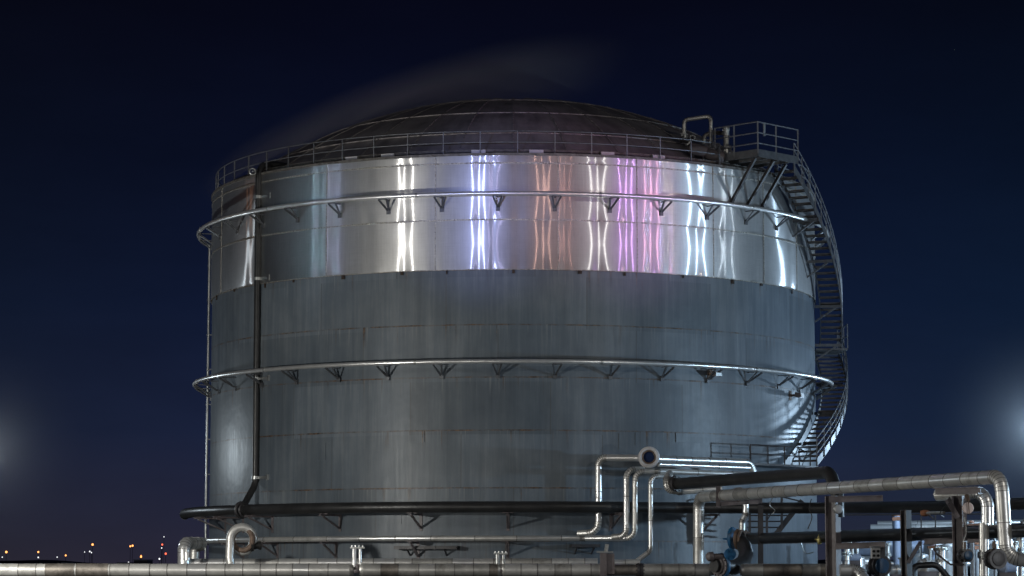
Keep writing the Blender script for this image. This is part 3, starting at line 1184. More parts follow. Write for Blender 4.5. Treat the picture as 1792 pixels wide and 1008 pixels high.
# the big silver bridge pipe
DIRR = (P(1700, 838, -34.6) - P(1240, 869.5, -16.0)).normalized()
F0 = P(1222.5, 992, -15.6)
F1 = P(1222.5, 870, -15.6)
F2 = P(1752, 834, -36.6)
F3 = P(1761, 975, -36.6)
F4 = P(1840, 987, -36.9)
bridge = pipe("bridge_pipe", "long thick silver pipe rising at the tank foot and bridging rightward to a tall bend",
              [F0, F1, F2, F3, F4], 0.205, 0.42, "silver", 1.05, mix=(0, 0, 1, 2, 0), n=24, gores=7)
mb = MB()
q = P(1291, 866, -17.7)
mb.lathe(q - DIRR * 0.05, DIRR, [(0, 0.23), (0.02, 0.27), (0.1, 0.27), (0.11, 0.23), (0.17, 0.23), (0.18, 0.27), (0.26, 0.27), (0.28, 0.23)], 24)
mb.build("band_clamp", M["rust"], bridge)
mb = MB()
q = P(1668, 840, -33.2)
mb.lathe(q, DIRR, [(0, 0.21), (0.005, 0.215), (0.16, 0.215), (0.165, 0.21)], 24)
mb.build("band_clamp", M["steel_dark"], bridge)

pipe("black_pipe", "lower straight black pipe leaving the blue valve and running right across the columns",
     [P(1300, 943, -16.0), P(1440, 939.5, -22.0), P(1640, 934, -30.0), P(1850, 926, -38.0)], 0.205, 0.4, "black_clean", 0, flanges=((0, -0.05, 0.31, 0.26, "rust"),))
for px, Y in ((1601, -28.5), (1668, -31.2), (1690, -32.0)):
    k = [o for o in COL.objects if o.name == "black_pipe"][0]
    mb = MB()
    f = (px - 1440) / (1640 - 1440)
    c = P(1440, 939.5, -22).lerp(P(1640, 934, -30), f)
    mb.torus(c, P(1640, 934, -30) - P(1440, 939.5, -22), 0.215, 0.012, 24, 6)
    mb.build("strap", M["galv"], k)

pipe("dropping_pipe", "silver pipe bending down from under the bridge pipe near the last column",
     [P(1640, 866, -32.4), P(1728, 861, -33.6), P(1728, 930, -33.6)], 0.195, 0.42, "silver", 0.9, mix=(1, 0))
pipe("dropping_pipe", "slimmer silver drop pipe continuing below, with a tapered collar",
     [P(1722, 915, -34.4), P(1722, 1015, -34.4)], 0.15, 0.3, "silver", 1.0, mix=(1, 0, 2), flanges=((0, 0.9, 0.2, 0.12, "galv"),))

# ------------------------------------------------------------------ STEEL SUPPORTS
def col_base(p):
    return V((p.x, p.y, 0.0))


# frame under the black elbow
cp = P(1457, 868, -26.3)
fr = thing("pipe_support", "tall brown-grey steel column frame under the thick black elbow", "pipe support", col_base(cp), "steel pipe supports")
mb = MB()
mb.hbeam(col_base(cp), cp, 0.34, 0.40, up=(0.8, -0.6, 0), t=0.03)
mb.build("column", M["steel"], fr)
mb = MB()
mb.hbeam(cp + V((-0.15, -0.25, -0.12)), P(1545, 872, -26.8), 0.18, 0.2, t=0.02)
mb.build("beam", M["steel"], fr)
mb = MB()
mb.hbeam(P(1462, 956, -26.6), P(1550, 953, -27.3), 0.18, 0.2, t=0.02)
mb.build("beam", M["steel"], fr)
# lamp drum on this frame
q = P(1466, 891, -27.0)
lt = thing("round_lamp", "small white round lamp head fixed to the tall brown-grey column", "lamp", q)
mb = MB()
mb.lathe(q, (0.25, -1, 0), [(-0.22, 0.05), (-0.2, 0.10), (-0.05, 0.12), (0.0, 0.16), (0.05, 0.16), (0.07, 0.14)], 20)
mb.build("housing", M["galv"], lt)
mb = MB()
mb.lathe(q, (0.25, -1, 0), [(0.072, 0.14), (0.085, 0.13), (0.095, 0.08)], 20)
mb.build("lens", M["white"], lt)

# C frame at the start of the bridge pipe
c0 = P(1258, 884, -17.6)
fr = thing("pipe_support", "open C-shaped steel bracket round the left end of the bridge pipe", "pipe support", c0, "steel pipe supports")
mb = MB()
mb.hbeam(P(1257, 888, -17.7), P(1257, 844, -17.7), 0.16, 0.18, t=0.02)
mb.build("upright", M["steel"], fr)
mb = MB()
mb.hbeam(P(1262, 881.5, -17.9), P(1334, 876.5, -17.9), 0.16, 0.17, t=0.02)
mb.build("beam", M["steel"], fr)
mb = MB()
mb.hbeam(P(1262, 846, -17.6), P(1290, 845, -17.6), 0.12, 0.1, t=0.02)
mb.build("beam", M["steel"], fr)
mb = MB()
mb.hbeam(P(1331, 1020, -17.6), P(1331, 884, -17.6), 0.18, 0.2, t=0.02)
mb.build("column", M["steel_dark"], fr)
mb = MB()
mb.box(P(1318, 879, -18.1), 0.36, 0.16, 0.14)
mb.build("end_box", M["steel"], fr)

# second column
cp = P(1585, 893, -29.0)
fr = thing("pipe_support", "slender near-black steel column between the two black pipes", "pipe support", col_base(cp), "steel pipe supports")
mb = MB()
mb.hbeam(col_base(cp), cp, 0.24, 0.26, up=(0.6, -0.8, 0), t=0.025)
mb.build("column", M["steel_dark"], fr)
mb = MB()
mb.bar(P(1611, 948, -29.2), P(1589, 985, -29.2), 0.16, 0.1)
mb.build("brace", M["steel"], fr)
mb = MB()
mb.hbeam(P(1618, 948, -29.4), P(1716, 944, -33.0), 0.16, 0.18, t=0.02)
mb.build("beam", M["steel"], fr)

# third column with T head
cp = P(1678, 868, -34.0)
fr = thing("pipe_support", "T-headed steel column under the raised right end of the bridge pipe", "pipe support", col_base(cp), "steel pipe supports")
mb = MB()
mb.hbeam(col_base(cp), cp, 0.36, 0.34, up=(0.85, -0.5, 0), t=0.03)
mb.build("column", M["steel"], fr)
mb = MB()
mb.hbeam(P(1637, 860, -33.6), P(1716, 858, -34.6), 0.3, 0.2, t=0.025)
mb.build("head_beam", M["steel"], fr)
mb = MB()
mb.poly([P(1662, 869, -34.25), P(1656, 876, -34.25), P(1676, 905, -34.25), P(1680, 905, -34.25)])
mb.bar(P(1658, 874, -34.25), P(1676, 906, -34.25), 0.06, 0.16)
mb.build("gusset", M["steel"], fr)
mb = MB()
mb.path([P(1634, 960, -34.4), P(1640, 970, -34.4), P(1664, 988, -34.4), P(1690, 988, -34.4)], 0.03, 8)
mb.build("brace", M["steel"], fr)

# hanging disc
q = P(1694, 889, -34.8)
hd = thing("hanging_disc", "pale pinkish disc hanging by a strap below the T-headed column's beam", "disc", q)
mb = MB()
mb.lathe(q - V((0, -0.05, 0)), (0, -1, 0), [(0, 0.155), (0.015, 0.17), (0.06, 0.17), (0.075, 0.155)], 28)
mb.build("disc_plate", M["pink"], hd)
mb = MB()
mb.bar(q + V((0.02, -0.085, -0.19)), q + V((0.0, -0.085, 0.22)), 0.03, 0.012, (0, -1, 0))
mb.bar(q + V((0.0, -0.06, 0.2)), q + V((-0.03, 0.02, 0.40)), 0.11, 0.05)
mb.build("strap", M["rust"], hd)


# ------------------------------------------------------------------ FRONT PIPES along the bottom edge
YF = -25.0
YP = -16.2
front_specs = [
    (-30, 612, (0, 0, 1, 0, 2), "long jacketed front pipe reaching from the frame's open side to the bolted post valve"),
    (636, 871, (0, 2, 0, 3, 2), "jacketed front pipe with stained sections between the two small bolted valves"),
    (884, 1052, (0, 0, 2), "clean jacketed front pipe right of the second small valve"),
    (1124, 1240, (2, 0, 2), "short jacketed front pipe ending at the bridge pipe's foot"),
    (1302, 1448, (2, 3, 0, 2), "soiled jacketed front pipe between the blue valve and the tall column"),
]
for x0, x1, mx, lb in front_specs:
    t = pipe("front_pipe", lb, [P(x0, 997.5, YF), P(x1, 997.5, YF)], 0.212, 0.3, "silver", 0.62, "jacketed pipes along the front", mix=mx, n=28)
    # domed ends
    for x, s in ((x0, -1), (x1, 1)):
        if x < 0 or x > 1400:
            continue
        mb = MB()
        p = P(x, 997.5, YF)
        mb.lathe(p, (s, 0, 0), [(0, 0.212), (0.08, 0.20), (0.13, 0.16), (0.14, 0.05)], 28)
        mb.build("end_cap", M["silver_dull"], t)
# dark sleeves on the long one
lf = [o for o in COL.objects if o.name == "front_pipe"][0]
mb = MB()
for xa_, xb_ in ((80, 130), (134, 190)):
    mb.rings([(P(xa_, 997.5, YF), (1, 0, 0), 0.219, 0), (P(xb_, 997.5, YF), (1, 0, 0), 0.219, 0)], 28)
mb.build("stained_sleeve", M["silver_dark"], lf)
t = pipe("dark_pipe", "soot-black bare pipe piece between the jacketed front pipes below the narrow riser", [P(1046, 997.5, YF), P(1128, 997.5, YF)], 0.19, 0.3, "silver", 0.5, mix=(3,), n=24,
         flanges=((-1, 0.05, 0.235, 0.2, "steel_dark"),))
t = pipe("dark_pipe", "stained bare pipe piece between the bridge pipe foot and the blue valve", [P(1236, 997.5, YF), P(1272, 997.5, YF)], 0.17, 0.3, "silver", 0.4, mix=(3,), n=24)

pipe("back_pipe", "pale jacketed pipe lying just behind the front pipe, partly hidden by it", [P(318, 985.5, YP), P(560, 985, YP), P(1046, 984.5, YP)], 0.165, 0.3, "silver", 0.72, mix=(0, 1, 0, 2), n=22)
pipe("back_pipe", "short pale pipe behind the dark front piece under the narrow riser", [P(1070, 985, YP), P(1120, 984, YP)], 0.12, 0.3, "silver", 0.5, mix=(1, 0), n=20)

# left end elbow duct
pipe("duct_elbow", "wide silver duct elbow at the left end of the back pipe", [P(322, 988, -16.5), P(322, 951, -16.5), P(352, 951, -14.8)], 0.235, 0.34, "silver", 0.5, mix=(1, 0), n=24, gores=6, cat="duct")
pipe("duct_stub", "small upright silver stub beside the duct elbow's foot", [P(327, 980, -17.2), P(327, 966.5, -17.2)], 0.12, 0.3, "silver", 0.6, mix=(1,), n=18, cat="duct")
pipe("duct_stub", "stubby silver branch lying behind the duct elbow, open end outward", [P(340, 985, -15.0), P(341, 958, -15.0), P(356, 955, -15.0)], 0.18, 0.3, "silver", 0.5, mix=(2, 0), n=18, cat="duct")
# return bend loop
YLp = -17.6
cc = P(423, 944, YLp)
rad = 0.42
pts = [P(404, 990, YLp - 0.1), P(402, 975, YLp - 0.1)]
for k in range(18):
    th = pi * 0.95 - k * (1.85 * pi) / 17
    pts.append(cc + V((rad * cos(th), 0.02 * k, rad * 1.08 * sin(th))))
lp = thing("return_bend", "round silver pipe loop with a rusty flange standing on the back pipe", "pipe bend", P(404, 990, YLp))
mb = MB()
mb.path(pts, 0.155, 20)
mb.build("bend", M["silver"], lp)
mb = MB()
mb.torus(cc + V((0.02, 0.14, 0)), (0.35, 1, 0), 0.40, 0.10, 32, 10)
mb.build("flange", M["rust"], lp)
mb = MB()
mb.lathe(cc + V((0.3, 0.1, -0.25)), (1, 0.3, 0.1), [(0, 0.1), (0.02, 0.2), (0.1, 0.2), (0.12, 0.12), (0.3, 0.12), (0.32, 0.16), (0.4, 0.16)], 18)
mb.build("stub", M["dark"], lp)

# small valves / posts in the front pipe gaps
def post_valve(px, ytop, label, tall, m1, dx=0.0):
    p0 = P(px, 1003, YF)
    t = thing("post_valve", label, "valve", p0, "valves in the front pipe gaps")
    mb = MB()
    mb.lathe(p0, (0, 0, 1), [(0, 0.16), (0.05, 0.2), (0.12, 0.2), (0.14, 0.1), (0.3, 0.09)], 18)
    mb.build("valve_body", M["steel"], t)
    zt_ = P(px, ytop, YF).z
    mb = MB()
    for s in (-1, 1):
        mb.cyl(V((p0.x + 0.10 * s + dx, p0.y, p0.z + 0.2)), V((p0.x + 0.10 * s + dx, p0.y, zt_ - 0.06)), 0.075 if s < 0 else 0.05, 14)
    mb.build("yoke", M[m1], t)
    mb = MB()
    mb.bar(V((p0.x - 0.24 + dx, p0.y, zt_ - 0.03)), V((p0.x + 0.24 + dx, p0.y, zt_ - 0.03)), 0.22, 0.05)
    for s in (-0.18, -0.06, 0.06, 0.18):
        mb.cyl(V((p0.x + s + dx, p0.y - 0.06, zt_ - 0.02)), V((p0.x + s + dx, p0.y - 0.06, zt_ + 0.05)), 0.02, 6)
    mb.build("top_plate", M["galv"], t)


post_valve(625, 957, "pale twin-post valve standing in the first gap of the front pipe", 1, "silver_bright")
post_valve(876, 967, "short dull valve with flat plate in the second gap of the front pipe", 0, "galv")
mb = MB()
c = P(1060, 985, YF - 0.3)
gb = thing("guard_box", "dark weathered steel guard box standing at the front pipe's third gap", "guard box", P(1060, 1005, YF - 0.3))
mb.box(c + V((-0.08, 0, -0.05)), 0.22, 0.3, 0.75)
mb.box(c + V((0.16, 0.04, -0.03)), 0.26, 0.26, 0.68)
mb.build("box_body", M["steel"], gb)
mb = MB()
mb.bar(c + V((-0.3, 0, 0.36)), c + V((0.25, 0, 0.36)), 0.3, 0.04)
mb.bar(c + V((0.0, 0, 0.36)), c + V((0.05, 0, 0.62)), 0.12, 0.12)
mb.build("top_plate", M["galv"], gb)

# flat brackets / cable tray on the tank near the base
for px0, px1, py, lb in ((690, 800, 958, "dark flat instrument tray on the tank wall below the thin base pipe"), (1000, 1050, 955, "dim steel shelf on the tank wall behind the guard box")):
    a0, a1 = phi_of(px0, 13.6), phi_of(px1, 13.6)
    z = zf(py, 13.6)
    t = thing("wall_tray", lb, "tray", C((a0 + a1) / 2, 13.5, z))
    mb = MB()
    for k in range(6):
        b0, b1 = a0 + (a1 - a0) * k / 6, a0 + (a1 - a0) * (k + 1) / 6
        mb.bar(C(b0, 13.4, z), C(b1, 13.4, z), 0.5, 0.12)
    mb.build("tray_plate", M["steel_dark"], t)
    mb = MB()
    for a in (a0 * 0.8 + a1 * 0.2, a0 * 0.2 + a1 * 0.8):
        mb.bar(C(a, RS, z - 0.3), C(a, 13.6, z - 0.05), 0.05, 0.05)
    mb.build("strut", M["steel_dark"], t)

# gauge / light fixtures on tank wall
for px, py, lb in ((1388, 692, "small wall fixture with white front on the tank near the lower stair flight"), (1246, 655, "boxy grey wall fixture hanging under the middle ring pipe")):
    a = phi_of(px, R)
    z = P(px, py, -R * cos(radians(a))).z
    t = thing("wall_fixture", lb, "fixture", C(a, R, z))
    mb = MB()
    mb.bar(C(a, RS - 0.02, z), C(a, R + 0.35, z), 0.1, 0.1)
    mb.bar(C(a, RS - 0.01, z - 0.2), C(a, RS - 0.01, z + 0.2), 0.25, 0.05, C(a, 1, 0))
    mb.build("arm", M["rust"], t)
    mb = MB()
    mb.bar(C(a, R + 0.22, z + 0.02), C(a, R + 0.48, z - 0.02), 0.34, 0.2)
    mb.build("housing", M["steel"], t)
    mb = MB()
    mb.bar(C(a, R + 0.481, z - 0.03), C(a, R + 0.51, z - 0.03), 0.30, 0.12)
    mb.build("front_cover", M["white"] if px > 1300 else M["galv"], t)

# ------------------------------------------------------------------ BLUE VALVE ASSEMBLY
c = P(1262, 987, -25.4)
bv = thing("gate_valve", "large black S-shaped valve body with blue flanges at the foot of the lower black pipe", "valve", c)
d0 = V((-0.75, -0.6, 0))
mb = MB()
low = P(1262, 990, -25.4)
mb.lathe(low - d0 * 0.06, d0, [(0, 0.30), (0.005, 0.41), (0.03, 0.425), (0.09, 0.425), (0.115, 0.41), (0.12, 0.30)], 32)
mb.build("flange", M["blue"], bv)
mb = MB()
mb.lathe(low + d0 * 0.07, d0, [(0, 0.37), (0.05, 0.37), (0.06, 0.30), (0.14, 0.28), (0.15, 0.22)], 32)
for k in range(12):
    a = 2 * pi * k / 12
    dn = d0.normalized()
    s_ = dn.cross(V((0, 0, 1))).normalized()
    t_ = dn.cross(s_)
    c_ = low + (s_ * cos(a) + t_ * sin(a)) * 0.335
    mb.cyl(c_ - dn * 0.12, c_ + dn * 0.16, 0.026, 6)
mb.build("flange_face", M["steel"], bv)
mb = MB()
S = [low + d0 * 0.35, low + d0 * -0.2, P(1285, 993, -24.6), P(1300, 985, -24.0), P(1306, 970, -23.4), P(1302, 955, -22.9), P(1296, 946, -22.6)]
rr = []
for i, p in enumerate(S):
    a = S[max(0, i - 1)]
    b = S[min(len(S) - 1, i + 1)]
    rr.append((p, b - a, 0.25 if 0 < i < 6 else 0.22, 0))
mb.rings(rr, 24)
mb.build("valve_body", M["black"], bv)
mb = MB()
q = P(1279, 942, -22.4)
mb.lathe(q, (0.9, -0.45, 0), [(0, 0.26), (0.005, 0.37), (0.03, 0.39), (0.10, 0.39), (0.125, 0.37), (0.13, 0.26)], 32)
mb.bar(q + V((-0.28, 0, -0.02)), q + V((0.2, 0, -0.02)), 0.05, 0.06)
mb.build("flange", M["blue"], bv)
mb = MB()
q = P(1292, 944, -22.6)
mb.torus(q, (0.9, -0.45, 0), 0.30, 0.07, 32, 10)
mb.torus(q + V((0.12, -0.05, 0)), (0.9, -0.45, 0), 0.30, 0.05, 32, 10)
mb.build("packing_ring", M["rust"], bv)
mb = MB()
q = P(1277, 970, -25.6)
for k in range(5):
    a = 2 * pi * k / 5
    mb.cyl(q + V((0.13 * cos(a), 0, 0.15 * sin(a))), q + V((0.13 * cos(a), -0.16, 0.15 * sin(a))), 0.055, 12)
mb.lathe(q, (0, -1, 0), [(-0.1, 0.16), (0.05, 0.2), (0.1, 0.2), (0.12, 0.1)], 20)
mb.build("gear_housing", M["blue"], bv)
mb = MB()
mb.lathe(P(1250, 974, -25.6), (-1, -0.2, 0), [(-0.35, 0.09), (0, 0.11), (0.06, 0.16), (0.2, 0.16), (0.28, 0.08)], 18)
mb.build("actuator", M["steel"], bv)
# riser from this valve
pipe("bypass_pipe", "short angled silver bypass pipe rising from the blue valve behind the bridge pipe", [P(1299, 936, -16.4), P(1299, 912, -16.4), P(1305, 900, -16.4), P(1305, 880, -16.4)], 0.115, 0.2, "silver", 0.6, mix=(1, 0), n=16, flanges=((0, 0.02, 0.19, 0.12, "rust"),))
# small brass fitting
q = P(1432, 944, -21.8)
t = thing("brass_fitting", "tarnished brass cross fitting on the lower black pipe near the column", "fitting", q)
mb = MB()
mb.lathe(q + V((0, -0.32, -0.18)), (0, 0, 1), [(0, 0.03), (0.02, 0.07), (0.12, 0.1), (0.2, 0.1), (0.3, 0.05), (0.36, 0.02)], 12)
mb.bar(q + V((-0.16, -0.32, 0)), q + V((0.16, -0.32, 0)), 0.05, 0.05)
mb.build("fitting_body", M["brass"], t)
mb = MB()
mb.cyl(q + V((0, -0.3, 0)), q + V((0, 0.0, 0)), 0.04, 10)
mb.build("stem", M["rust"], t)


# ------------------------------------------------------------------ RIGHT SIDE FOREGROUND CLUTTER
def hvalve(px, py, Y, r, lb, cap="blue"):
    q = P(px, py, Y)
    t = thing("round_valve", lb, "valve", q)
    ax = V((0.35, -1, 0.0)).normalized()
    mb = MB()
    mb.lathe(q - ax * 0.3, ax, [(0, r * 0.6), (0.05, r), (0.14, r), (0.16, r * 0.8), (0.3, r * 0.8), (0.31, r * 0.95), (0.38, r * 0.95)], 24)
    for k in range(8):
        a = 2 * pi * k / 8
        s_ = ax.cross(V((0, 0, 1))).normalized()
        t_ = ax.cross(s_)
        c = q - ax * 0.3 + (s_ * cos(a) + t_ * sin(a)) * r * 0.9
        mb.cyl(c - ax * 0.04, c + ax * 0.22, 0.025, 6)
    mb.build("valve_body", M["steel_dark"], t)
    mb = MB()
    mb.lathe(q + ax * 0.081, ax, [(0, r * 0.7), (0.03, r * 0.66), (0.05, r * 0.3)], 24)
    mb.build("cover", M[cap], t)
    mb = MB()
    mb.bar(q - ax * 0.15 + V((0, 0, r)), q - ax * 0.15 + V((0, 0, r + 0.2)), 0.1, 0.1)
    mb.build("bonnet", M["rust"], t)
    return t


hvalve(1692, 972, -34.7, 0.2, "round black valve with a dark blue cover beside the T-headed column", "blue_dark")
hvalve(1745, 978, -37.8, 0.30, "big dark round flange valve at the foot of the tall bend", "steel_dark")
hvalve(1542, 990, -27.5, 0.36, "big black valve near the frame's bottom, left of the near-black column", "blue_dark")
# elbow joint at bottom
pipe("jacket_elbow", "dented bright pipe elbow just right of the tall brown-grey column's foot", [P(1470, 998, -27.6), P(1502, 998, -27.6), P(1516, 1020, -27.9)], 0.2, 0.34, "silver", 0.35, mix=(1, 0), n=20)
# control box
q = P(1532, 968, -27.6)
t = thing("control_box", "small pale control box on a dark stand between the columns", "control box", P(1537, 1020, -27.6))
mb = MB()
mb.box(q, 0.28, 0.24, 0.34)
mb.build("box_body", M["white"], t)
mb = MB()
mb.box(q + V((0.0, 0, 0.20)), 0.36, 0.3, 0.05)
mb.build("lid", M["galv"], t)
mb = MB()
mb.bar(P(1544, 1020, -27.5), P(1544, 958, -27.5), 0.16, 0.16)
mb.build("stand", M["steel_dark"], t)
mb = MB()
for k in (-0.07, 0.07):
    mb.cyl(q + V((k, -0.12, -0.08)), q + V((k, -0.15, -0.08)), 0.045, 10)
    mb.cyl(q + V((k, -0.12, 0.06)), q + V((k, -0.15, 0.06)), 0.045, 10)
mb.build("dial", M["dark"], t)


# ------------------------------------------------------------------ BACKGROUND PLANT (right)
def vessel_h(px0, px1, py, Y, r, lb, mat, saddles=2):
    p0, p1 = P(px0, py, Y), P(px1, py, Y)
    t = thing("horizontal_vessel", lb, "vessel", V(((p0.x + p1.x) / 2, Y, 0)), "pale vessels of the far plant")
    mb = MB()
    L = (p1 - p0).length
    mb.lathe(p0, p1 - p0, [(-0.45 * r, 0.1 * r), (-0.4 * r, 0.45 * r), (-0.2 * r, 0.85 * r), (0, r), (L, r), (L + 0.2 * r, 0.85 * r), (L + 0.4 * r, 0.45 * r), (L + 0.45 * r, 0.1 * r)], 28)
    mb.build("vessel_body", M[mat], t)
    for k in range(saddles):
        c = p0.lerp(p1, (k + 0.5) / saddles)
        mb = MB()
        mb.box(V((c.x, c.y, (c.z - r * 0.6) / 2)), 0.3, r * 1.2, max(0.3, c.z - r * 0.6))
        mb.build("saddle", M["steel"], t)
    for k in range(3):
        c = p0.lerp(p1, (k + 0.7) / 3.4)
        mb = MB()
        mb.cyl(c + V((0, -0.2, r * 0.9)), c + V((0, -0.2, r + 0.35)), 0.12, 12)
        mb.lathe(c + V((0, -0.2, r + 0.35)), (0, 0, 1), [(0, 0.2), (0.08, 0.2)], 14)
        mb.build("nozzle", M["galv"], t)
    return t


vessel_h(1500, 1640, 958, 14.0, 0.42, "long pale blue vessel behind the near-black column", "paleblue")
vessel_h(1626, 1672, 962, 6.0, 0.55, "short white vessel between the two right-hand columns", "white")
vessel_h(1700, 1800, 975, 10.0, 0.5, "white vessel behind the slim drop pipe near the frame edge", "white")
vessel_h(1480, 1545, 985, 22.0, 0.5, "low pale vessel far back beside the tall column's foot", "silver_bright")


def vessel_v(px, ytop, Y, r, lb, mat):
    p = P(px, ytop, Y)
    t = thing("upright_vessel", lb, "vessel", V((p.x, Y, 0)), "upright vessels of the far plant")
    mb = MB()
    mb.lathe(V((p.x, Y, 0)), (0, 0, 1), [(0, r), (p.z - 0.3 * r, r), (p.z - 0.12 * r, 0.8 * r), (p.z, 0.2 * r)], 24)
    mb.build("vessel_body", M[mat], t)
    for f in (0.35, 0.7):
        mb = MB()
        mb.lathe(V((p.x, Y, p.z * f)), (0, 0, 1), [(0, r), (0.01, r + 0.05), (0.11, r + 0.05), (0.12, r)], 24)
        mb.build("hoop", M["galv"], t)
    mb = MB()
    mb.cyl(V((p.x, Y, p.z - 0.05)), V((p.x, Y, p.z + 0.5)), 0.08, 10)
    mb.build("nozzle", M["galv"], t)


vessel_v(1740, 945, 4.0, 0.5, "stubby bright upright vessel behind the last silver drop", "silver_bright")
vessel_v(1610, 968, 2.0, 0.4, "small bright upright vessel low behind the near-black column's brace", "silver_bright")
vessel_v(1655, 952, -2.0, 0.32, "narrow white upright vessel left of the T-headed column", "white")
vessel_v(1780, 955, 0.0, 0.4, "narrow bright upright vessel at the frame edge past the tall bend", "silver_bright")
vessel_v(1500, 972, 0.0, 0.35, "small bright upright vessel low beside the tall brown-grey column", "silver_bright")

pipe("far_pipe", "upper straight silver far pipe seen through the rack above the lower black pipe", [P(1536, 917, 18.0), P(1850, 914, 16.0)], 0.16, 0.3, "silver", 2.0, "far plant pipes", mix=(1,), n=14)
pipe("far_pipe", "pale far pipe just under the upper straight silver one", [P(1524, 924, 12.0), P(1850, 922, 10.0)], 0.18, 0.3, "silver", 2.0, "far plant pipes", mix=(1, 0), n=14)
pipe("far_pipe", "bright level far pipe low behind the columns near the bottom edge", [P(1470, 986, 8.0), P(1850, 988, 8.0)], 0.10, 0.3, "silver", 1.6, "far plant pipes", mix=(1,), n=14)
pipe("far_pipe", "thin far line pipe running level just behind the near-black column", [P(1470, 938, 25.0), P(1850, 937, 25.0)], 0.09, 0.3, "silver", 3.0, "far plant pipes", mix=(1,), n=10)
pipe("far_pipe", "curved silver far pipe rising at the frame edge beyond the tall bend", [P(1783, 970, -10.0), P(1784, 912, -10.0), P(1830, 900, -10.0)], 0.13, 0.8, "silver", 1.0, "far plant pipes", mix=(1, 0), n=14)
pipe("far_pipe", "dark lower far pipe with bends between the near-black and T-headed columns", [P(1596, 1012, -20.0), P(1598, 990, -20.0), P(1640, 988, -20.0), P(1660, 1012, -20.0)], 0.11, 0.4, "black", 0, "far plant pipes", n=14)
for px, Y, yt_, mat, lb, w in ((1568, 8.0, 903, "paleblue", "pale blue upright post just left of the near-black column", 0.36), (1630, 4.0, 953, "paleblue", "short pale blue post between the near-black and T-headed columns", 0.30),
                               (1700, 2.0, 915, "white", "white slim post right of the T-headed column", 0.2), (1712, 6.0, 953, "white", "short white post behind the slim drop pipe", 0.4)):
    p = P(px, yt_, Y)
    t = thing("steel_post", lb, "post", V((p.x, Y, 0)), "posts of the far plant")
    mb = MB()
    mb.cyl(V((p.x, Y, 0)), p, w / 2, 14)
    mb.build("shaft", M[mat], t)
    mb = MB()
    mb.lathe(p, (0, 0, 1), [(0, w * 0.6), (0.05, w * 0.6), (0.1, w * 0.3)], 14)
    mb.bar(p + V((-0.2, -0.1, -0.15)), p + V((0.35, -0.1, -0.1)), 0.2, 0.16)
    mb.build("cap", M["orange"], t)
for px, y0, Y, r, lb in ((1482, 948, -8.0, 0.12, "bright upright far pipe right behind the tall brown-grey column"), 
                         (1553, 950, -4.0, 0.10, "upright far pipe just right of the control box"), 
                         (1648, 958, -14.0, 0.16, "stout bright upright far pipe left of the T-headed column"), 
                         (1776, 948, -14.0, 0.14, "stout upright far pipe just past the tall bend"), (1787, 938, -18.0, 0.09, "thin upright far pipe closest to the frame edge")):
    pipe("far_pipe", lb, [P(px, y0, Y), P(px, 1025, Y)], r, 0.3, "silver", 0.9, "far plant pipes", mix=(1, 0, 1), n=14, flanges=((0, 0.02, r * 1.7, 0.08, "galv"), (0, 0.45, r * 1.6, 0.08, "galv")))
for px, py, Y, w_, h_, mat, lb in ((1626, 990, -12.0, 0.9, 0.55, "white", "pale rounded pump casing between the near-black and T-headed columns"), (1762, 992, -20.0, 0.7, 0.5, "paleblue", "pale blue pump casing low behind the tall bend"),
                                   (1575, 998, -10.0, 0.8, 0.4, "silver_bright", "shiny pump casing low between control box and near-black column"), (1490, 975, -6.0, 0.8, 0.35, "paleblue", "pale blue pump casing behind the dented bright elbow")):
    q = P(px, py, Y)
    t = thing("pump", lb, "pump", V((q.x, q.y, 0)), "pumps of the far plant")
    mb = MB()
    mb.lathe(q - V((w_ / 2, 0, 0)), (1, 0.15, 0), [(0, h_ * 0.2), (0.05, h_ * 0.42), (w_ * 0.3, h_ * 0.5), (w_ * 0.32, h_ * 0.6), (w_ * 0.42, h_ * 0.6), (w_ * 0.44, h_ * 0.44), (w_ * 0.95, h_ * 0.42), (w_, h_ * 0.2)], 20)
    mb.build("casing", M[mat], t)
    mb = MB()
    mb.box(V((q.x, q.y, (q.z - h_ * 0.4) / 2)), w_ * 0.9, h_ * 0.8, q.z - h_ * 0.4)
    mb.build("pedestal", M["steel"], t)
    mb = MB()
    mb.cyl(q + V((0.05, 0, h_ * 0.3)), q + V((0.05, 0, h_ * 1.1)), 0.07, 10)
    mb.lathe(q + V((0.05, 0, h_ * 1.1)), (0, 0, 1), [(0, 0.14), (0.06, 0.14)], 12)
    mb.build("nozzle", M["galv"], t)
def cable(lb, pts, r=0.016, mat="black"):
    """hanging cable through pts, smoothed"""
    q = []
    for a, b, c in zip(pts, pts[1:], pts[2:] + [pts[-1]]):
        pass
    out_ = []
    m_ = len(pts)
    for i in range(m_ - 1):
        p0, p1, p2, p3 = pts[max(0, i - 1)], pts[i], pts[i + 1], pts[min(m_ - 1, i + 2)]
        for k in range(6):
            t_ = k / 6
            out_.append(0.5 * ((2 * p1) + (p2 - p0) * t_ + (2 * p0 - 5 * p1 + 4 * p2 - p3) * t_ ** 2 + (3 * p1 - p0 - 3 * p2 + p3) * t_ ** 3))
    out_.append(pts[-1])
    mb = MB()
    mb.path(out_, r, 6)
    o = mb.build("cable", M[mat], None, pts[0])
    tag(o, lb, "cable", "loose cables")
cable("thin cable drooping from the T-headed column to the orange-tipped arm", [P(1662, 880, -34.3), P(1650, 890, -34.0), P(1645, 900, -33.5), P(1652, 905, -33.2)])
cable("pale cable hanging down past the T-headed column's foot", [P(1688, 905, -34.6), P(1691, 930, -34.7), P(1686, 955, -34.7), P(1690, 1006, -34.6)], 0.018, "galv")
cable("cable looping under the bridge pipe over the access stair", [P(1352, 872, -19.5), P(1347, 884, -19.4), P(1356, 893, -19.3), P(1351, 900, -19.2)], 0.018, "galv")
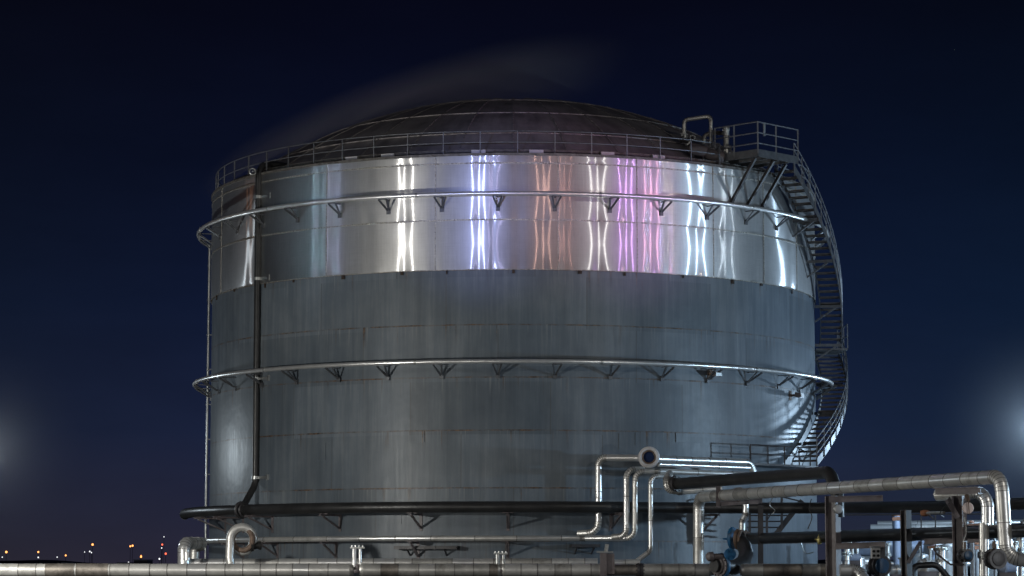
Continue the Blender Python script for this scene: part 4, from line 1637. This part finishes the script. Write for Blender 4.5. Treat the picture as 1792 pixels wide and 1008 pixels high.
cable("cable hanging in a loose curve left of the tall brown-grey column", [P(1420, 873, -22.5), P(1416, 890, -22.4), P(1421, 905, -22.4), P(1414, 925, -22.3)], 0.018)
cable("pale looped hose lying on the tank foot beside the column", [P(1408, 935, -13.0), P(1402, 950, -13.0), P(1410, 968, -13.0), P(1424, 966, -13.0)], 0.02, "galv")
# far plant fence rail / handrail
t = thing("handrail_fence", "thin dark handrail fence crossing the far plant above the pale vessels", "handrail", P(1600, 940, 9.0))
mb = MB()
mb.path([P(1480, 901, -6.0), P(1760, 899, -6.0)], 0.03, 8)
mb.build("top_bar", M["steel_dark"], t)
for px in (1612, 1637, 1740):
    mb = MB()
    mb.bar(P(px, 1010, -6.0), P(px, 901, -6.0), 0.05, 0.05)
    mb.build("post", M["steel_dark"], t)
# orange-capped sampling arm
q = P(1622, 898, -30.0)
t = thing("sampling_arm", "small orange-tipped sampling arm beside the T-headed column", "arm", q)
mb = MB()
mb.path([P(1652, 897, -33.4), P(1634, 897, -32.0), q], 0.045, 10)
mb.build("arm_tube", M["galv"], t)
mb = MB()
mb.lathe(q, (-1, 0, 0), [(-0.1, 0.06), (0, 0.10), (0.1, 0.11), (0.2, 0.07)], 14)
mb.build("tip", M["orange"], t)
mb = MB()
mb.path([q + V((0.05, 0, -0.05)), P(1634, 908, -31.0)], 0.025, 8)
mb.build("prop", M["steel_dark"], t)

# ------------------------------------------------------------------ GROUND, HILLS, DISTANT LIGHTS
mb = MB()
S = 7000
mb.poly([(-S, -S, 0), (S, -S, 0), (S, S, 0), (-S, S, 0)])
g = mb.build("ground", simple("dark_yard_ground", (0.05, 0.048, 0.046), 0.8, 0.0, 0.3, 0.6))
g["kind"] = "structure"
mb = MB()
pad = mb
mb.lathe((0, 0, -0.2), (0, 0, 1), [(0, 14.9), (0.4, 14.9), (0.42, 14.85), (0.43, 13.0)], 96)
pd = mb.build("concrete_plinth", simple("plinth_concrete", (0.3, 0.3, 0.29), 0.8, 0.0, 0.25, 1.5, (0.12, 0.11, 0.1), 0.5))
tag(pd, "round pale concrete plinth under the huge tank", "plinth")

hl = MB()
for (Y, base, seed, x0, x1) in ((3200, 979, 1, -900, 900), (2300, 984, 4, -700, 700)):
    random.seed(seed)
    pr = [random.uniform(0, 6.28) for _ in range(5)]
    nseg = 120
    i = len(hl.v)
    for k in range(nseg + 1):
        f = k / nseg
        x = (x0 + (x1 - x0) * f) * 1.15
        z = P(300, base, Y).z * (0.75 + 0.25 * sin(f * 9 + pr[0])) + 1.5 * sin(f * 47 + pr[1]) + 0.8 * sin(f * 110 + pr[2])
        hl.v.append(V((x, Y, -1)))
        hl.v.append(V((x, Y + 120, z)))
        hl.v.append(V((x, Y + 700, -1)))
    for k in range(nseg):
        b_ = i + 3 * k
        hl.quad(b_, b_ + 3, b_ + 4, b_ + 1)
        hl.quad(b_ + 1, b_ + 4, b_ + 5, b_ + 2)
h = hl.build("hills", simple("night_hill_scrub", (0.16, 0.17, 0.16), 0.9, 0.0, 0.3, 0.02))
h["kind"] = "structure"
random.seed(11)
M["lampO"] = emit("orange_lamp_glow", (1.0, 0.36, 0.10), 3.0)
M["lampR"] = emit("red_lamp_glow", (1.0, 0.14, 0.07), 2.2)
M["lampW"] = emit("white_lamp_glow", (0.95, 0.97, 1.0), 1.6)
dl = [  # px, py, Y, size px, kind, words
    (11, 966, 500, 1.9, "O", "brightest orange lamp, nearest the frame's open side"),
    (67, 966, 560, 1.5, "O", "orange lamp on a mast over a white one, second along the skyline"),
    (67, 975.5, 560, 1.2, "W", "small white lamp directly under an orange one"),
    (115, 972, 600, 1.4, "O", "low orange lamp midway along the skyline"),
    (162, 953, 520, 1.8, "O", "high orange lamp over a cluster of white ones"),
    (157, 965, 520, 1.2, "W", "white lamp left of a pair, under the high orange one"),
    (160, 967, 524, 1.0, "W", "dim white lamp tight beside another white lamp"),
    (228, 956, 540, 1.4, "O", "orange lamp at left of a close pair on the skyline"),
    (232, 955, 540, 1.6, "O", "orange lamp at right of a close pair on the skyline"),
    (284, 953, 480, 1.5, "R", "red-orange lamp high up near the tank"),
    (283, 959, 480, 1.0, "W", "white lamp just below the red-orange one near the tank"),
    (290, 969, 460, 1.7, "R", "red lamp low beside the tank's silver duct elbow"),
    (287, 939.5, 900, 0.8, "W", "faint lone white lamp highest near the tank"),
    (279, 978, 440, 1.4, "W", "white lamp nearest the ground close to the duct elbow"),
    (100, 975, 640, 0.9, "W", "faint white lamp between two orange ones"),
    (148, 966, 660, 0.8, "W", "tiny faint white lamp left of the white pair"),
    (4, 975, 520, 0.9, "W", "faint white lamp under the brightest orange one"),
    (225, 984, 420, 1.0, "W", "tiny white lamp on a low shed roof"),
]
for px, py, Y, s, kd, lb in dl:
    p = P(px, py, Y)
    t = thing("street_lamp", "distant " + lb, "street lamp", V((p.x, Y, 0)), "distant lamps on the skyline")
    r = s * (Y + 110) / F
    mb = MB()
    mb.cyl(V((p.x, Y, 0)), p + V((0, 0, -r)), 0.05, 6)
    mb.build("pole", M["steel_dark"], t)
    mb = MB()
    mb.lathe(p + V((0, 0, -r)), (0, 0, 1), [(0, 0.4 * r), (0.35 * r, 0.85 * r), (r, r), (1.65 * r, 0.85 * r), (2 * r, 0.4 * r)], 10)
    mb.build("lamp_head", M["lamp" + kd], t)
# low far sheds
for x0, x1, y0, lb in ((234, 258, 981, "small distant grey shed with a lit chimney flame"), (205, 224, 986, "long low distant shed with a white roof edge"), (108, 120, 986, "tiny distant shed behind the front pipe")):
    a, b = P(x0, y0, 300), P(x1, y0, 300)
    t = thing("shed", lb, "shed", V(((a.x + b.x) / 2, 300, 0)))
    mb = MB()
    mb.box(V(((a.x + b.x) / 2, 303, a.z / 2)), b.x - a.x, 6, a.z)
    mb.build("wall", M["steel"], t)
    mb = MB()
    mb.box(V(((a.x + b.x) / 2, 303, a.z + 0.1)), (b.x - a.x) * 1.05, 6.4, 0.16)
    mb.build("roof", M["white"], t)
    if x0 == 234:
        c = P(246, 976, 300)
        mb = MB()
        mb.cyl(V((c.x, 300.5, a.z)), V((c.x, 300.5, c.z)), 0.12, 8)
        mb.lathe(V((c.x, 300.5, c.z)), (0, 0, 1), [(0, 0.08), (0.15, 0.16), (0.3, 0.1), (0.45, 0.02)], 8, 1)
        mb.build("chimney", [M["steel"], M["lampO"]], t)

# ------------------------------------------------------------------ STEAM
def steam():
    m, nt, out = new_mat("steam_vapour")
    n = N(nt)
    tc = n.node("ShaderNodeTexCoord")
    s = n.node("ShaderNodeSeparateXYZ")
    n.link(tc.outputs["Object"], s.inputs[0])
    x, y, z = s.outputs
    ln = n.node("ShaderNodeVectorMath", operation="LENGTH")
    n.link(tc.outputs["Object"], ln.inputs[0])
    f = n.math("SUBTRACT", 1.0, ln.outputs["Value"], clamp=True)
    f = n.math("POWER", f, 1.3)
    fade = n.math("MULTIPLY_ADD", x, -0.42, 0.58, clamp=True)
    nz = n.noise(n.comb(n.math("MULTIPLY", x, 1.5), n.math("MULTIPLY", y, 1.5), n.math("MULTIPLY", z, 2.0)), 1.2, 3)
    dens = n.math("MULTIPLY", n.math("MULTIPLY", f, fade), n.math("MULTIPLY_ADD", nz, 0.8, 0.6))
    v = n.node("ShaderNodeVolumePrincipled")
    v.inputs["Color"].default_value = (0.9, 0.84, 0.82, 1)
    n.link(n.math("MULTIPLY", dens, STEAM), v.inputs["Density"])
    n.link(v.outputs[0], out.inputs["Volume"])
    return m


STEAM = 0.62
import bmesh


def glow_mist(name, loc, r, dens):
    m, nt, out = new_mat(name + "_air")
    n = N(nt)
    tc = n.node("ShaderNodeTexCoord")
    ln = n.node("ShaderNodeVectorMath", operation="LENGTH")
    n.link(tc.outputs["Object"], ln.inputs[0])
    f = n.math("POWER", n.math("SUBTRACT", 1.0, ln.outputs["Value"], clamp=True), 1.5)
    v = n.node("ShaderNodeVolumePrincipled")
    v.inputs["Color"].default_value = (0.95, 0.95, 0.95, 1)
    n.link(n.math("MULTIPLY", f, dens), v.inputs["Density"])
    n.link(v.outputs[0], out.inputs["Volume"])
    me = bpy.data.meshes.new(name)
    bm = bmesh.new()
    bmesh.ops.create_icosphere(bm, subdivisions=4, radius=1.0)
    bm.to_mesh(me)
    bm.free()
    me.materials.append(m)
    o = bpy.data.objects.new(name, me)
    COL.objects.link(o)
    o.location = loc
    o.scale = (r, r, r)
    o["kind"] = "stuff"
    return o


me = bpy.data.meshes.new("steam")
bm = bmesh.new()
bmesh.ops.create_icosphere(bm, subdivisions=4, radius=1.0)
bm.to_mesh(me)
bm.free()
me.materials.append(steam())
so = bpy.data.objects.new("steam", me)
COL.objects.link(so)
so.location = P(735, 210, -2.0)
so.scale = (10.2, 2.8, 2.45)
so.rotation_euler = (0, radians(-19), 0)
tag(so, None, None, None, "stuff")
scn.cycles.volume_step_rate = 4.0

# ------------------------------------------------------------------ LAMPS (floodlights round the yard and added fill lamps, all outside the frame)
def lamp_at(px, dist, z, col, e, spot, size=0.35):
    size = 1.2 if z > 20 else size
    """lamp standing where the tank at photo column px mirrors it towards the camera"""
    a = phi_of(px, R)
    p = C(a, R, 0)
    nrm = C(a, 1, 0)
    v = V((CAM.x, CAM.y, 0)) - p
    v.normalize()
    l = nrm * (2 * v.dot(nrm)) - v
    q = p + l * dist
    ld = bpy.data.lights.new("flood_or_fill", "SPOT" if spot else "POINT")
    ld.energy = e * dist * dist
    ld.color = col
    ld.shadow_soft_size = size
    o = bpy.data.objects.new("flood_or_fill", ld)
    COL.objects.link(o)
    o.location = (q.x, q.y, z)
    if spot:    # coloured spotlights thrown up at the polished band
        ld.spot_size = 2 * math.atan(4.6 / dist)
        ld.spot_blend = 1.0
        d = V((p.x, p.y, 16.0)) - o.location
        o.rotation_euler = d.to_track_quat("-Z", "Y").to_euler()
    return o


K = 9.5
MIST = 0.0065
LAMPS = [   # photo column of its mirror image, distance, height, colour, strength, spot?
    (408, 15.2, 7.2, (0.80, 0.92, 1.0), 0.52, 0),
    (430, 60, 10, (1.0, 0.45, 0.22), 0.014, 1),
    (552, 55, 9, (0.45, 0.85, 1.0), 0.12, 1),
    (579, 60, 9, (0.62, 0.66, 1.0), 0.17, 1),
    (705, 28, 5.4, (1.0, 0.985, 0.92), 1.2, 0),
    (836, 70, 9, (0.36, 0.45, 1.0), 1.15, 1),
    (862, 80, 10, (0.66, 0.58, 1.0), 0.12, 1),
    (950, 60, 9, (1.0, 0.58, 0.46), 0.20, 1),
    (990, 75, 9, (1.0, 0.50, 0.42), 0.09, 1),
    (1047, 62, 27, (1.0, 0.955, 0.86), 0.26, 0),
    (1047, 46, 3.2, (0.92, 0.96, 1.0), 0.15, 0),  # added low fill lamp for the front of the pipe rack
    (836, 48, 3.0, (1.0, 0.97, 0.9), 0.17, 0),  # added low fill lamp that brightens the front pipes
    (703, 62, 30, (1.0, 0.97, 0.92), 0.14, 0),  # added high fill lamp for the left of the dome
    (1100, 58, 9, (0.72, 0.38, 1.0), 0.52, 1),
    (1142, 58, 9, (1.0, 0.46, 0.74), 0.34, 1),
    (1156, 66, 9, (0.45, 0.50, 1.0), 0.18, 1),
    (1172, 60, 9, (1.0, 0.85, 0.6), 0.12, 1),
    (1225, 34, 5.0, (0.52, 0.76, 1.0), 1.45, 0),
    (1278, 55, 8, (0.74, 0.87, 1.0), 0.20, 0),
    (1390, 15.4, 8.1, (0.54, 0.76, 1.0), 1.8, 0),
]
for px, dist, z, col, e, sp in LAMPS:
    o = lamp_at(px, dist, z, col, e * K, sp)
    if px in (408, 1390):
        glow_mist("glow_mist", o.location, 5.2, MIST)  # local mist ball added so the lamp's glow shows at the frame edge

# ------------------------------------------------------------------ NIGHT SKY
w = bpy.data.worlds.new("World")
scn.world = w
w.use_nodes = True
nt = w.node_tree
nt.nodes.clear()
n = N(nt)
out = n.node("ShaderNodeOutputWorld")
bg = n.node("ShaderNodeBackground")
tc = n.node("ShaderNodeTexCoord")
s = n.node("ShaderNodeSeparateXYZ")
n.link(tc.outputs["Generated"], s.inputs[0])
zr = n.math("MULTIPLY", s.outputs[2], 4.0, clamp=True)


def lin(r, g, b):
    f = lambda c: (c / 255 / 12.92) if c <= 10 else ((c / 255 + 0.055) / 1.055) ** 2.4
    return (f(r), f(g), f(b), 1)


sky = n.ramp(zr, [(0.0, lin(46, 44, 63)), (0.08, lin(39, 41, 64)), (0.22, lin(27, 35, 63)), (0.42, lin(17, 26, 53)), (0.64, lin(11, 17, 39)), (0.90, lin(7, 9, 25))])
cl = n.noise(n.comb(n.math("MULTIPLY", s.outputs[0], 9.0), n.math("MULTIPLY", s.outputs[2], 26.0), s.outputs[1]), 1.0, 5, 0.6)
clm = n.math("MULTIPLY_ADD", cl, 0.5, 0.75)
sky = n.mix(1.0, sky, n.comb(clm, clm, clm), "MULTIPLY")
vo = n.node("ShaderNodeTexVoronoi")
n.link(tc.outputs["Generated"], vo.inputs["Vector"])
vo.inputs["Scale"].default_value = 75
sc_ = n.node("ShaderNodeSeparateColor")
n.link(vo.outputs["Color"], sc_.inputs[0])
star = n.math("MULTIPLY", n.math("LESS_THAN", vo.outputs["Distance"], 0.022), n.math("GREATER_THAN", sc_.outputs[0], 0.86))
star = n.math("MULTIPLY", n.math("MULTIPLY", star, sc_.outputs[1]), n.math("MULTIPLY", zr, 0.22))
sky = n.mix(1.0, sky, n.comb(star, star, star), "ADD")
# city haze greys the air on one side, the plant's glow makes it bluer on the other
lf_ = n.math("MULTIPLY_ADD", s.outputs[0], -5.5, -0.35, clamp=True)
sky = n.mix(lf_, sky, n.mix(1.0, sky, (0.95, 0.92, 0.66), "MULTIPLY"))
rt_ = n.math("MULTIPLY_ADD", s.outputs[0], 5.5, -0.2, clamp=True)
sky = n.mix(rt_, sky, n.mix(1.0, sky, (0.86, 1.22, 0.98), "MULTIPLY"))
n.link(sky, bg.inputs[0])
bg.inputs[1].default_value = 0.88
n.link(bg.outputs[0], out.inputs[0])

# ------------------------------------------------------------------ render settings
vs = scn.view_settings
vs.view_transform = "Standard"
vs.look = "None"
vs.exposure = 0
vs.gamma = 1
scn.render.engine = "CYCLES"
scn.cycles.use_denoising = True
scn.cycles.max_bounces = 6
scn.cycles.volume_bounces = 0
scn.cycles.sample_clamp_indirect = 3.0
